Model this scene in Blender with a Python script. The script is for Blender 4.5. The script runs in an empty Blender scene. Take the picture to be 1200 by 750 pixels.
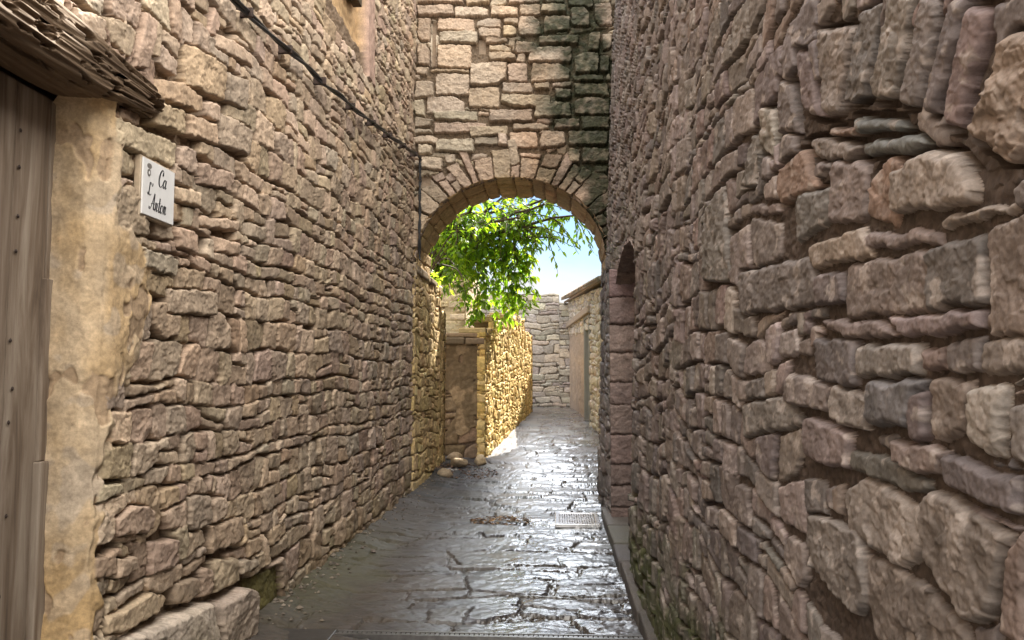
import bpy, math, random
import numpy as np
R = math.radians
C = bpy.context.scene.collection
scene = bpy.context.scene

# ------------------------------------------------------------------ camera numbers
F, VX, VY, HC = 930.0, 652.0, 440.0, 1.6
YAW = math.atan((VX - 600) / F)
PIT = math.atan((VY - 375) / F * math.cos(YAW))
_f = np.array([-math.sin(YAW) * math.cos(PIT), math.cos(YAW) * math.cos(PIT), math.sin(PIT)])
_r = np.cross(_f, [0, 0, 1]); _r /= np.linalg.norm(_r)
_u = np.cross(_r, _f)
CAM = np.array([0, 0, HC])
def ray(px, py):
    return _f + _r * ((px - 600) / F) + _u * ((375 - py) / F)
def hit(px, py, O, n):
    """where the sight line of a photo pixel meets a wall plane (used to measure stones)"""
    d = ray(px, py); O = np.array(O, float); n = np.array(n, float)
    return CAM + d * (np.dot(O - CAM, n) / np.dot(d, n))

XL = -1.9          # face of the left house
YA = 10.5          # face of the arch wall
YB = 11.6          # back of the arch wall
def xr(z):         # face of the right house, leaning back a little
    return 0.56 + 0.035 * z
def gz(y):         # height of the lane, rising beyond the arch
    y = np.asarray(y, float)
    return np.interp(y, [-50, 11, 12, 13.4, 14, 22, 24, 200], [0, 0, .02, .085, .12, .58, .62, .62])

# ------------------------------------------------------------------ noise
_rs = np.random.RandomState(7)
_perm = _rs.permutation(256).astype(np.int32); _perm = np.concatenate([_perm, _perm, _perm])
_ga = _rs.rand(256) * 2 * np.pi
_gx, _gy = np.cos(_ga).astype(np.float32), np.sin(_ga).astype(np.float32)
def perlin(x, y, seed=0):
    x = np.asarray(x, np.float32) + seed * 17.31; y = np.asarray(y, np.float32) + seed * 9.77
    xi = np.floor(x).astype(np.int32); yi = np.floor(y).astype(np.int32)
    xf = x - xi; yf = y - yi
    xi &= 255; yi &= 255
    u = xf * xf * xf * (xf * (xf * 6 - 15) + 10); v = yf * yf * yf * (yf * (yf * 6 - 15) + 10)
    def g(ix, iy, fx, fy):
        h = _perm[_perm[ix] + iy]
        return _gx[h] * fx + _gy[h] * fy
    a = g(xi, yi, xf, yf); b = g(xi + 1, yi, xf - 1, yf)
    c = g(xi, yi + 1, xf, yf - 1); d = g(xi + 1, yi + 1, xf - 1, yf - 1)
    return (a + u * (b - a) + v * ((c + u * (d - c)) - (a + u * (b - a)))) * 1.5
def fbm(x, y, octaves=4, seed=0, gain=.5):
    s = 0; a = 1.0
    for i in range(octaves):
        s = s + a * perlin(x * 2 ** i, y * 2 ** i, seed + i * 3); a *= gain
    return s
def chips(x, y, seed, warp=.25):
    """broken rock: irregular cells, each a small plane of its own tilt, meeting in crisp edges"""
    x = np.asarray(x, np.float32); y = np.asarray(y, np.float32)
    x = x + warp * perlin(x * 1.3, y * 1.3, seed + 40); y = y + warp * perlin(x * 1.3, y * 1.3, seed + 41)
    rs = np.random.RandomState(seed + 500); tab = rs.rand(256, 5).astype(np.float32)
    xi = np.floor(x).astype(np.int32); yi = np.floor(y).astype(np.int32)
    wsum = np.zeros(x.shape, np.float32); out = np.zeros(x.shape, np.float32)
    for dx in (-1, 0, 1):
        for dy in (-1, 0, 1):
            cx, cy = xi + dx, yi + dy
            t = tab[_perm[_perm[cx & 255] + (cy & 255)] & 255]
            px, py = x - cx - t[..., 0], y - cy - t[..., 1]
            w = np.exp(-14 * (px * px + py * py)) + 1e-9
            wsum += w; out += w * ((t[..., 2] - .5) * 1.8 * px + (t[..., 3] - .5) * 1.8 * py + (t[..., 4] - .5) * .6)
    return out / wsum
def sstep(a, b, x):
    t = np.clip((x - a) / (b - a), 0, 1); return t * t * (3 - 2 * t)

# ------------------------------------------------------------------ mesh helpers
def link(o, parent=None):
    C.objects.link(o)
    if parent is not None: o.parent = parent
    return o
def tag(o, label=None, cat=None, group=None, kind=None):
    if label: o['label'] = label
    if cat: o['category'] = cat
    if group: o['group'] = group
    if kind: o['kind'] = kind
    return o
def empty(name, loc=(0, 0, 0), label=None, cat=None, group=None, rz=0):
    o = bpy.data.objects.new(name, None); o.location = loc; o.rotation_euler = (0, 0, rz)
    o.empty_display_size = .1
    return tag(link(o), label, cat, group)
def mesh_obj(name, verts, faces, mat, parent=None, smooth=False, cols=None):
    me = bpy.data.meshes.new(name)
    me.from_pydata([tuple(map(float, v)) for v in verts], [], [tuple(map(int, f)) for f in faces])
    if mat: me.materials.append(mat)
    if smooth:
        me.polygons.foreach_set('use_smooth', np.ones(len(me.polygons), dtype=bool))
    if cols is not None: set_cols(me, cols)
    me.update()
    o = bpy.data.objects.new(name, me)
    return link(o, parent)
def set_cols(me, cols):
    a = me.color_attributes.new('col', 'FLOAT_COLOR', 'POINT')
    c = np.ones((len(me.vertices), 4), np.float32); c[:, :3] = cols
    a.data.foreach_set('color', c.ravel())
def quads_mesh(name, V, Q, mat, parent=None, cols=None, smooth=True):
    V = np.ascontiguousarray(V, np.float32); Q = np.ascontiguousarray(Q, np.int32)
    used = np.zeros(len(V), bool); used[Q.ravel()] = True
    idx = np.cumsum(used) - 1
    V = V[used]; Q = idx[Q].astype(np.int32)
    if cols is not None: cols = np.asarray(cols).reshape(-1, 3)[used]
    me = bpy.data.meshes.new(name)
    me.vertices.add(len(V)); me.vertices.foreach_set('co', V.ravel())
    me.loops.add(Q.size); me.loops.foreach_set('vertex_index', Q.ravel())
    me.polygons.add(len(Q))
    me.polygons.foreach_set('loop_start', np.arange(0, Q.size, 4, dtype=np.int32))
    me.polygons.foreach_set('use_smooth', np.full(len(Q), smooth))
    me.materials.append(mat)
    if cols is not None: set_cols(me, cols)
    me.update(calc_edges=True); me.validate()
    return link(bpy.data.objects.new(name, me), parent)
def grid_quads(r, c, flip=False, mask=None):
    i = np.arange(r * c, dtype=np.int32).reshape(r, c)
    q = np.stack([i[:-1, :-1], i[:-1, 1:], i[1:, 1:], i[1:, :-1]], -1)
    if flip: q = q[..., ::-1]
    if mask is not None: return q[mask]
    return q.reshape(-1, 4)
def grid_mesh(name, P, mat, parent=None, cols=None, mask=None, flip=False):
    r, c = P.shape[:2]
    return quads_mesh(name, P.reshape(-1, 3), grid_quads(r, c, flip, mask), mat, parent,
                      None if cols is None else cols.reshape(-1, 3))
class MB:
    """collects boxes, tubes and loose faces, then links them as ONE mesh object"""
    def __init__(s): s.v = []; s.f = []; s.c = []
    def add(s, vs, fs, col=None):
        b = len(s.v); s.v += [tuple(v) for v in vs]; s.f += [tuple(b + i for i in f) for f in fs]
        s.c += [col or (.5, .5, .5)] * len(vs)
    def box(s, a, b, col=None):
        (x0, y0, z0), (x1, y1, z1) = a, b
        s.add([(x0, y0, z0), (x1, y0, z0), (x1, y1, z0), (x0, y1, z0), (x0, y0, z1), (x1, y0, z1), (x1, y1, z1), (x0, y1, z1)],
              [(0, 3, 2, 1), (4, 5, 6, 7), (0, 1, 5, 4), (1, 2, 6, 5), (2, 3, 7, 6), (3, 0, 4, 7)], col)
    def prism(s, poly, z0, z1, col=None):
        n = len(poly)
        s.add([(x, y, z0) for x, y in poly] + [(x, y, z1) for x, y in poly],
              [tuple(range(n))[::-1], tuple(range(n, 2 * n))] + [(i, (i + 1) % n, n + (i + 1) % n, n + i) for i in range(n)], col)
    def tube(s, pts, rad, n=8, col=None):
        pts = [np.array(p, float) for p in pts]
        vs, fs = [], []
        for i, p in enumerate(pts):
            t = pts[min(i + 1, len(pts) - 1)] - pts[max(i - 1, 0)]
            t /= (np.linalg.norm(t) + 1e-9)
            a = np.cross(t, [0, 0, 1.0])
            if np.linalg.norm(a) < 1e-3: a = np.array([1., 0, 0])
            a /= np.linalg.norm(a); b = np.cross(a, t)
            r = rad[i] if hasattr(rad, '__len__') else rad
            for k in range(n):
                q = 2 * math.pi * k / n
                vs.append(p + r * (math.cos(q) * a + math.sin(q) * b))
        for i in range(len(pts) - 1):
            for k in range(n):
                fs.append((i * n + k, (i + 1) * n + k, (i + 1) * n + (k + 1) % n, i * n + (k + 1) % n))
        fs.append(tuple(range(n))[::-1]); fs.append(tuple((len(pts) - 1) * n + k for k in range(n)))
        s.add(vs, fs, col)
    def build(s, name, mat, parent=None, smooth=False, bevel=0, origin=None):
        o = mesh_obj(name, s.v, s.f, mat, parent, smooth, s.c)
        if bevel:
            m = o.modifiers.new('b', 'BEVEL'); m.width = bevel; m.segments = 2; m.limit_method = 'ANGLE'
        return o

# ------------------------------------------------------------------ materials
def nt(name):
    m = bpy.data.materials.new(name); m.use_nodes = True
    t = m.node_tree; return m, t, t.nodes, t.links, t.nodes['Principled BSDF']
def mathn(t, op, a, b=None, c=None):
    n = t.nodes.new('ShaderNodeMath'); n.operation = op
    for i, v in enumerate((a, b, c)):
        if v is None: continue
        if isinstance(v, (int, float)): n.inputs[i].default_value = v
        else: t.links.new(v, n.inputs[i])
    return n.outputs[0]
def noise(t, scale, detail=6, rough=.6, vec=None, dist=0):
    n = t.nodes.new('ShaderNodeTexNoise'); n.inputs['Scale'].default_value = scale
    n.inputs['Detail'].default_value = detail; n.inputs['Roughness'].default_value = rough; n.inputs['Distortion'].default_value = dist
    if vec is not None: t.links.new(vec, n.inputs['Vector'])
    return n.outputs['Fac']
def ramp(t, fac, stops):
    n = t.nodes.new('ShaderNodeValToRGB'); e = n.color_ramp.elements
    while len(e) < len(stops): e.new(.5)
    for k, (p, c) in zip(e, stops):
        k.position = p; k.color = (*c, 1) if len(c) == 3 else c
    t.links.new(fac, n.inputs[0]); return n.outputs[0]
def mixc(t, fac, a, b, mode='MIX'):
    n = t.nodes.new('ShaderNodeMix'); n.data_type = 'RGBA'; n.blend_type = mode
    for s, v in ((n.inputs[0], fac), (n.inputs[6], a), (n.inputs[7], b)):
        if isinstance(v, (int, float)): s.default_value = v
        elif isinstance(v, tuple): s.default_value = (*v, 1)
        else: t.links.new(v, s)
    return n.outputs[2]
def objco(t):
    return t.nodes.new('ShaderNodeTexCoord').outputs['Object']
def stone_mat(name, lo=.72, hi=1.25, bump=.5, bscale=60, rough=(.6, .95), spec=.3, dist=.006):
    m, t, N, L, B = nt(name)
    at = N.new('ShaderNodeAttribute'); at.attribute_name = 'col'
    v = objco(t)
    n1 = noise(t, 9, 8, .65, v); n2 = noise(t, bscale, 8, .7, v)
    k = ramp(t, n1, [(.28, (lo,) * 3), (.72, (hi,) * 3)])
    c = mixc(t, 1, at.outputs['Color'], k, 'MULTIPLY')
    k2 = ramp(t, n2, [(.3, (.70, .69, .68)), (.7, (1.26, 1.26, 1.24))])
    c = mixc(t, .9, c, mixc(t, 1, c, k2, 'MULTIPLY'))
    n4 = noise(t, 34, 9, .75, v, .5)
    c = mixc(t, ramp(t, n4, [(.60, (0, 0, 0)), (.70, (.45,) * 3)]), c, mixc(t, 1, c, (1.5, 1.5, 1.48), 'MULTIPLY'))     # pale lichen and worn faces
    c = mixc(t, ramp(t, n4, [(.30, (.6,) * 3), (.39, (0, 0, 0))]), c, mixc(t, 1, c, (.42, .38, .36), 'MULTIPLY'))      # dark pits and grime
    L.new(c, B.inputs['Base Color'])
    L.new(ramp(t, n1, [(.3, (rough[0],) * 3), (.7, (rough[1],) * 3)]), B.inputs['Roughness'])
    B.inputs['Specular IOR Level'].default_value = spec
    b = N.new('ShaderNodeBump'); b.inputs['Strength'].default_value = bump; b.inputs['Distance'].default_value = dist
    n3 = noise(t, bscale * .35, 10, .72, v, .3)
    L.new(mathn(t, 'ADD', n3, mathn(t, 'MULTIPLY', n2, .35)), b.inputs['Height'])
    L.new(b.outputs[0], B.inputs['Normal'])
    return m
def wood_mat(name, stops, axis='Z', scale=1.0, bump=.4, rough=.75):
    m, t, N, L, B = nt(name)
    mp = N.new('ShaderNodeMapping'); L.new(objco(t), mp.inputs[0])
    sc = {'X': (1.2, 16, 16), 'Y': (16, 1.2, 16), 'Z': (16, 16, 1.2)}[axis]
    mp.inputs['Scale'].default_value = tuple(s * scale for s in sc)
    n = noise(t, 1.0, 10, .65, mp.outputs[0], .6)
    L.new(ramp(t, n, stops), B.inputs['Base Color'])
    B.inputs['Roughness'].default_value = rough; B.inputs['Specular IOR Level'].default_value = .25
    b = N.new('ShaderNodeBump'); b.inputs['Strength'].default_value = bump; b.inputs['Distance'].default_value = .01
    L.new(n, b.inputs['Height']); L.new(b.outputs[0], B.inputs['Normal'])
    return m
def plain_mat(name, col, rough=.6, metal=0, var=.25, scale=20, bump=.15):
    m, t, N, L, B = nt(name)
    n = noise(t, scale, 6, .6, objco(t))
    L.new(ramp(t, n, [(.3, tuple(c * (1 - var) for c in col)), (.7, tuple(min(1, c * (1 + var)) for c in col))]), B.inputs['Base Color'])
    B.inputs['Roughness'].default_value = rough; B.inputs['Metallic'].default_value = metal
    b = N.new('ShaderNodeBump'); b.inputs['Strength'].default_value = bump; b.inputs['Distance'].default_value = .004
    L.new(n, b.inputs['Height']); L.new(b.outputs[0], B.inputs['Normal'])
    return m
M = {}
M['stone_left'] = stone_mat('warm_sandstone')
M['stone_right'] = stone_mat('dull_sandstone', .68, 1.3, .6, 70)
M['stone_arch'] = stone_mat('pale_sandstone', .75, 1.2, .5, 45)
M['stone_far'] = stone_mat('limestone', .8, 1.15, .4, 30)
M['core'] = plain_mat('rubble_core', (.2, .15, .11), .95)
M['beam'] = wood_mat('rotten_timber', [(.25, (.04, .025, .016)), (.5, (.14, .095, .06)), (.75, (.29, .21, .14))], 'Y', 1.0, .9)
M['door'] = wood_mat('weathered_door', [(.25, (.05, .034, .024)), (.44, (.17, .128, .095)), (.55, (.25, .20, .155)), (.75, (.38, .33, .275))], 'Z', .9, .7, .8)
M['iron'] = plain_mat('rusty_iron', (.05, .035, .03), .6, .6)
M['black'] = plain_mat('black_rubber', (.012, .012, .013), .45)
M['white'] = plain_mat('glazed_ceramic', (.72, .72, .72), .18, 0, .04, 12, .03)
M['ink'] = plain_mat('black_glaze', (.015, .015, .02), .3, 0, .1)
M['edge'] = plain_mat('brass_edge', (.45, .36, .26), .45)
M['steel'] = plain_mat('galvanised_steel', (.6, .6, .61), .2, .9, .2, 40)
M['darksteel'] = plain_mat('dark_grating', (.09, .085, .08), .4, .6)
M['tile'] = stone_mat('clay_tile', .7, 1.25, .4, 40)
M['greydoor'] = wood_mat('grey_painted_wood', [(.3, (.15, .16, .16)), (.7, (.27, .28, .28))], 'Z', .7, .2)
M['bark'] = wood_mat('bark', [(.3, (.04, .03, .02)), (.7, (.12, .09, .06))], 'Z', .6, .8)

# ------------------------------------------------------------------ masonry
def smin_poly(u, v, poly, k):
    """smooth inside distance of a convex polygon"""
    poly = np.asarray(poly, float)
    x, y = poly[:, 0], poly[:, 1]
    if np.sum(x * np.roll(y, -1) - np.roll(x, -1) * y) < 0: poly = poly[::-1]
    acc = 0
    for a, b in zip(poly, np.roll(poly, -1, 0)):
        e = b - a; l = math.hypot(*e) + 1e-9
        d = ((u - a[0]) * (-e[1]) + (v - a[1]) * e[0]) / l
        acc = acc + np.exp(np.clip(-k * d, -30, 30))
    return -np.log(acc) / k
class Field:
    """height, colour and id of a rubble wall sampled on a grid of wall coordinates"""
    def __init__(s, U, V, seed, joint=.05, joint_col=(.13, .09, .065), warp=1.0, rough=1.0, gap=.004, chip=13.):
        s.U, s.V = U, V; s.rng = random.Random(seed); s.seed = seed
        s.J = joint; s.gap = gap; s.rough = rough
        s.N1 = perlin(U * 4, V * 4, seed); s.N2 = perlin(U * 13, V * 13, seed + 1)
        s.N3 = perlin(U * 37, V * 37, seed + 2); s.N4 = perlin(U * 95, V * 95, seed + 3); s.N5 = fbm(U * 19, V * 24, 3, seed + 4)
        s.K1 = chips(U * chip, V * chip * 1.4, seed); s.K2 = chips(U * chip * 2.9, V * chip * 3.6, seed + 1)
        s.WU = U + warp * (.010 * s.N2 + .005 * s.N3)
        s.WV = V + warp * (.010 * perlin(U * 11, V * 11, seed + 5) + .005 * perlin(U * 35, V * 35, seed + 6))
        s.H = -joint + .012 * s.N2 + .008 * s.N3 - .01
        jc = np.array(joint_col)
        s.col = np.ones(U.shape + (3,)) * jc * (1 + .3 * s.N3 + .2 * s.N4)[..., None]
        s.id = np.full(U.shape, -1); s.E = np.full(U.shape, -9.0); s.tagm = np.zeros(U.shape, np.int8)
        s.n = 0
        s.urow0 = U.min(0); s.urow1 = U.max(0); s.vrow0 = V.min(1); s.vrow1 = V.max(1)
    def box(s, poly, pad=.03):
        p = np.asarray(poly); u0, v0 = p.min(0) - pad; u1, v1 = p.max(0) + pad
        c = np.where((s.urow1 >= u0) & (s.urow0 <= u1))[0]
        if len(c) == 0: return None
        c0, c1 = c[0], c[-1] + 1
        sub = s.V[:, c0:c1]
        r = np.where((sub.max(1) >= v0) & (sub.min(1) <= v1))[0]
        if len(r) == 0: return None
        return slice(r[0], r[-1] + 1), slice(c0, c1)
    def stone(s, poly, prot, col, bevel=.03, tilt=.12, hand=False, facets=3, tagv=0, k=None, rough=None, clip=True, gap=None):
        sl = s.box(poly)
        if sl is None: return
        rng = s.rng
        p = np.asarray(poly, float); c = p.mean(0); ext = p.max(0) - p.min(0); size = max(.02, min(min(ext), abs(np.sum(p[:, 0] * np.roll(p[:, 1], -1) - np.roll(p[:, 0], -1) * p[:, 1])) * .5 / max(np.hypot(*(np.roll(p, -1, 0) - p).T))))
        u, v = s.WU[sl], s.WV[sl]
        k = k or 9.0 / size
        d = smin_poly(u, v, p, min(k * 3.0, 420)) - (s.gap if gap is None else gap)
        if clip and not hand:
            d0 = d; d = np.minimum(d, -s.E[sl] - s.gap)
            if (d > .004).sum() < .35 * (d0 > .004).sum(): return
        if hand:
            s.E[sl] = np.maximum(s.E[sl], d)
        d = d + .004 * s.K2[sl] + .0012 * s.N4[sl]
        b = min(bevel, size * .45) * rng.uniform(.7, 1.3)
        t = np.clip(d / b, 0, 1)
        prof = np.sqrt(np.maximum(1 - (1 - t) ** 2, 0))
        du, dv = (s.U[sl] - c[0]), (s.V[sl] - c[1])
        top = prot + tilt * (rng.uniform(-1, 1) * du + rng.uniform(-1, 1) * dv) * .6
        for _ in range(facets):
            a = rng.uniform(0, 6.283); sl_ = rng.uniform(.15, .7) * tilt * 4
            off = rng.uniform(.1, .5) * size * sl_ + .006
            top = np.minimum(top, prot + off - sl_ * np.abs(1) * (math.cos(a) * du + math.sin(a) * dv))
        rr = (s.rough if rough is None else rough)
        off_ = rng.uniform(-50, 50)
        top = top + rr * (min(.009, .05 * size) * s.K1[sl] + .003 * s.N2[sl] * min(1, size / .1) + min(.0045, .03 * size) * s.K2[sl] + .0013 * s.N4[sl] - .006 * np.maximum(s.N5[sl] - .35, 0))
        h = -s.J + (top + s.J) * prof
        h = np.where(d > 0, h, -9)
        win = h > s.H[sl]
        s.H[sl] = np.where(win, h, s.H[sl])
        cc = np.array(col)
        var = (1 + .16 * s.N2[sl] + .10 * s.N3[sl] + .14 * perlin(s.U[sl] * 5 + off_, s.V[sl] * 8 + off_, s.seed))[..., None]
        s.col[sl] = np.where(win[..., None], cc * var, s.col[sl])
        s.id[sl] = np.where(win, s.n, s.id[sl]); s.tagm[sl] = np.where(win, tagv, s.tagm[sl])
        s.n += 1
def pick(rng, palette, var=.17):
    c = np.array(rng.choice(palette)); g = rng.uniform(1 - var, 1 + var)
    return tuple(np.clip(c * g * (1 + np.array([rng.uniform(-.04, .04) for _ in range(3)])), .01, .9))
def courses(f, u0, u1, v0, v1, h, w, palette, prot=(.0, .025), hvar=(.65, 1.45), wobble=.35, split=.2, bevel=.03, tilt=.12, slope=0, fn=None, thin=.12):
    rng = f.rng
    v = v0; kk = 0
    uu = lambda vv, ph: (lambda u: vv + slope * (u - u0) + wobble * h * (.6 * math.sin(u * 1.7 + ph) + .5 * math.sin(u * 4.3 + ph * 2.1) + .25 * math.sin(u * 9.1 + ph * 3.7)))
    ph = rng.uniform(0, 6); lo = uu(v, ph)
    while v < v1:
        hh = h * rng.uniform(*hvar)
        if rng.random() < thin: hh = h * rng.uniform(.35, .55)
        ph2 = ph + rng.uniform(-.8, .8)
        hi = uu(v + hh, ph2)
        u = u0 - rng.uniform(0, w)
        j0 = 0
        while u < u1:
            ww = w * rng.choice((.55, .7, .9, 1.0, 1.2, 1.5)) * rng.uniform(.85, 1.15) * (hh / h) ** .3
            j1 = rng.uniform(-.18, .18) * hh
            a, b = u, u + ww
            q = [(a + j0, lo(a)), (b + j1, lo(b)), (b - j1, hi(b)), (a - j0, hi(a))]
            js = lambda s_: rng.uniform(-s_, s_) * hh
            q = [(x + js(.08), y + js(.09)) for x, y in q]
            if fn is None or fn((a + b) / 2, v + hh / 2):
                pr = lambda: rng.uniform(*prot)
                r = rng.random()
                if r < split and hh > .6 * h:
                    m = rng.uniform(.35, .65); t1 = rng.uniform(-.1, .1)
                    ml = (q[0][0] * (1 - m) + q[3][0] * m, q[0][1] * (1 - m - t1) + q[3][1] * (m + t1))
                    mr = (q[1][0] * (1 - m) + q[2][0] * m, q[1][1] * (1 - m + t1) + q[2][1] * (m - t1))
                    f.stone([q[0], q[1], mr, ml], pr(), pick(rng, palette), bevel, tilt)
                    if rng.random() < .5:
                        m2 = rng.uniform(.35, .65)
                        t_ = ((ml[0] + mr[0]) * .5 + (m2 - .5) * ww, ml[1] * (1 - m2) + mr[1] * m2)
                        t2 = ((q[3][0] + q[2][0]) * .5 + (m2 - .5) * ww, q[3][1] * (1 - m2) + q[2][1] * m2)
                        f.stone([ml, t_, t2, q[3]], pr(), pick(rng, palette), bevel, tilt)
                        f.stone([t_, mr, q[2], t2], pr(), pick(rng, palette), bevel, tilt)
                    else:
                        f.stone([ml, mr, q[2], q[3]], pr(), pick(rng, palette), bevel, tilt)
                else:
                    if rng.random() < .35:   # a chipped corner
                        i = rng.randrange(4); a_, b_, c_ = np.array(q[i - 1]), np.array(q[i]), np.array(q[(i + 1) % 4])
                        q = q[:i] + [tuple(b_ + (a_ - b_) * .35), tuple(b_ + (c_ - b_) * .3)] + q[i + 1:]
                    f.stone(q, pr(), pick(rng, palette), bevel, tilt)
            u = b; j0 = j1
        v += hh; lo = hi; ph = ph2; kk += 1
def skirt(P, n, depth=.3):
    """fold the border of a wall face back into the wall so that it has thickness"""
    Q = np.pad(P, ((1, 1), (1, 1), (0, 0)), mode='edge')
    for sl in (np.s_[0, :], np.s_[-1, :], np.s_[:, 0], np.s_[:, -1]): Q[sl] -= np.array(n) * depth
    return Q
def padc(c): return np.pad(c, ((1, 1), (1, 1), (0, 0)), mode='edge')
def panel(name, O, du, n, L, Ht, res, mat, parent, build, seed=1, vlo=0, top=None, thick=.4, dv=(0, 0, 1), **kw):
    """a straight stretch of rubble wall: one face of stones with its edges folded back, plus a core behind"""
    O, du, n, dv = (np.array(a, float) for a in (O, du, n, dv))
    us = np.arange(0, L + res, res); vs = np.arange(vlo, Ht + res, res)
    U, V = np.meshgrid(us, vs)
    f = Field(U, V, seed, **kw); build(f)
    V2 = V
    if top is not None: V2 = vlo + (V - vlo) * ((top(U) - vlo) / (Ht - vlo))
    P = O + U[..., None] * du + V2[..., None] * dv + f.H[..., None] * n
    flip = np.dot(np.cross(du, dv), n) < 0
    o = grid_mesh(name, skirt(P, n, thick), mat, parent, padc(f.col), None, flip)
    return o, f
PAL_L = [(.445, .342, .25), (.40, .306, .226), (.37, .285, .22), (.48, .375, .275), (.415, .313, .225), (.325, .243, .18), (.41, .326, .25), (.38, .284, .195)]
PAL_R = [(.198, .170, .164), (.178, .153, .149), (.235, .204, .195), (.19, .156, .146), (.165, .147, .147), (.218, .178, .163), (.255, .226, .217), (.145, .130, .131)]
PAL_A = [(.43, .355, .275), (.39, .325, .255), (.46, .385, .30), (.36, .295, .23), (.41, .325, .245)]
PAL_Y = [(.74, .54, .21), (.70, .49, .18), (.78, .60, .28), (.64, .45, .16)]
PAL_F = [(.36, .34, .33), (.40, .37, .345), (.32, .30, .295), (.43, .40, .365)]

# ================================================================== LEFT HOUSE
def knots_(parts):
    return np.concatenate([np.linspace(a, b, n, endpoint=False) for a, b, n in parts])
def persp_rows(d, zb, zt, n, ny0, ny1, lo=-60, hi=810):
    """row heights for wall columns at distance d: dense where the lane is looked at, coarse elsewhere"""
    out = []
    zts = np.broadcast_to(zt, d.shape)
    for di, zt in zip(np.maximum(d, .85), zts):
        a = HC - (hi - VY) * di / F; b = HC + (VY - lo) * di / F
        a = np.clip(a, zb + .02, zt - .2); b = np.clip(b, a + .1, zt - .02)
        out.append(np.concatenate([np.linspace(zb, a, ny0, endpoint=False), np.linspace(a, b, n, endpoint=False), np.linspace(b, zt, ny1)]))
    return np.array(out).T
DOORY = 3.2       # far jamb of the plank door
left_house = empty('stone_house', (XL - .4, 6, 0), 'warm brown rubble stone house with a plank door under a rotten timber beam', 'house')
def inv(o, e):   # keep world placement of a part under a placed Empty
    o.location = tuple(-c for c in e.location); return o
ys = 1 / np.linspace(1 / 3.35, 1 / 10.6, 520)
s_ = np.concatenate([np.linspace(-5.5, -1.3, 60, endpoint=False), np.linspace(-1.3, -.5, 40, endpoint=False),
                     np.linspace(-.5, .15, 130, endpoint=False), ys - DOORY])
yrow = DOORY + s_
Z = persp_rows(np.where(s_ < .1, 3.2, yrow), -.08, 7.2, 640, 20, 40)
U = np.broadcast_to(s_, Z.shape) + 0.0
f = Field(U, Z, 11, joint=.036, joint_col=(.17, .12, .08), gap=.0055)
S = DOORY
def LQ(pts):      # photo corners -> wall coordinates
    out = []
    for p in pts:
        h = hit(p[0], p[1], (XL, 0, 0), (1, 0, 0)); out.append((h[1] - S, h[2]))
    return out
def z1(pts): return LQ([(x / 2, y / 2) for x, y in pts])
def z3(pts): return LQ([(x / 3.636, 560 + y / 3.636) for x, y in pts])
rl = f.rng
hand_l = [
    (z1([(430, 95), (525, 150), (525, 242), (428, 198)]), .03), (z1([(362, 180), (420, 190), (468, 225), (468, 270), (362, 232)]), .04),
    (z1([(352, 232), (430, 258), (432, 322), (354, 292)]), .035), (z1([(436, 262), (508, 290), (508, 345), (436, 318)]), .03),
    (z1([(232, 258), (412, 330), (408, 398), (226, 325)]), .03), (z1([(262, 445), (310, 430), (355, 520), (352, 560), (262, 548)]), .02),
    (z1([(330, 575), (420, 605), (420, 655), (330, 630)]), .035), (z1([(395, 672), (510, 682), (508, 742), (395, 735)]), .035),
    (z1([(512, 260), (585, 300), (582, 368), (512, 342)]), .03), (z1([(465, 378), (545, 405), (545, 452), (465, 432)]), .04),
    (z1([(398, 430), (468, 450), (466, 488), (398, 470)]), .03), (z1([(415, 338), (456, 350), (456, 415), (415, 395)]), .02),
    (z1([(500, 70), (590, 125), (590, 165), (498, 110)]), .03), (z1([(528, 165), (572, 185), (572, 265), (528, 240)]), .025),
    (z1([(476, 232), (512, 245), (512, 290), (476, 275)]), .015), (z1([(505, 550), (565, 570), (562, 605), (505, 590)]), .03),
    (z1([(470, 500), (555, 515), (552, 545), (470, 532)]), .03), (z1([(410, 525), (465, 545), (465, 605), (412, 580)]), .045),
    # above the beam
    (z1([(170, 10), (240, 40), (250, 100), (225, 100), (160, 40)]), .03), (z1([(245, 30), (330, 70), (300, 140), (255, 100)]), .025),
    (z1([(335, 20), (365, 50), (340, 165), (305, 160)]), .045),
    # foot of the wall, pale stones standing forward
    (z3([(880, 540), (1000, 455), (1030, 480), (1020, 700), (880, 720)]), .10), (z3([(430, 720), (620, 620), (800, 540), (870, 525), (875, 720)]), .09),
    (z3([(440, 600), (640, 480), (715, 500), (690, 560), (520, 660), (430, 680)]), .05), (z3([(730, 445), (830, 415), (830, 500), (730, 555)]), .05),
    (z3([(905, 350), (1000, 340), (1000, 440), (900, 500)]), .04), (z3([(845, 390), (895, 375), (890, 500), (835, 520)]), .04),
    (z3([(1005, 345), (1095, 340), (1080, 385), (1005, 418)]), .05), (z3([(900, 200), (1045, 160), (1040, 260), (895, 330)]), .04),
    (z3([(800, 75), (905, 65), (905, 200), (805, 235)]), .035), (z3([(910, 90), (970, 75), (970, 165), (910, 200)]), .03),
    (z3([(630, 270), (745, 255), (745, 370), (630, 430)]), .04), (z3([(490, 340), (580, 330), (580, 400), (490, 440)]), .035),
    (z3([(490, 170), (560, 105), (655, 130), (640, 230), (490, 260)]), .04),
]
pal_base = [(.47, .42, .36), (.44, .38, .32)]
for i, (q, pr) in enumerate(hand_l):
    f.stone(q, pr * (1 if pr >= .09 else .6), pick(rl, pal_base if pr >= .09 else PAL_L), .010 if pr < .09 else .02, .09, hand=True)
# the mossy stone set back in the gap at the foot of the wall
mq = z3([(1040, 440), (1190, 368), (1200, 520), (1050, 610)])
f.stone(mq, -.02, (.17, .15, .06), .03, .1, hand=True)
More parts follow.
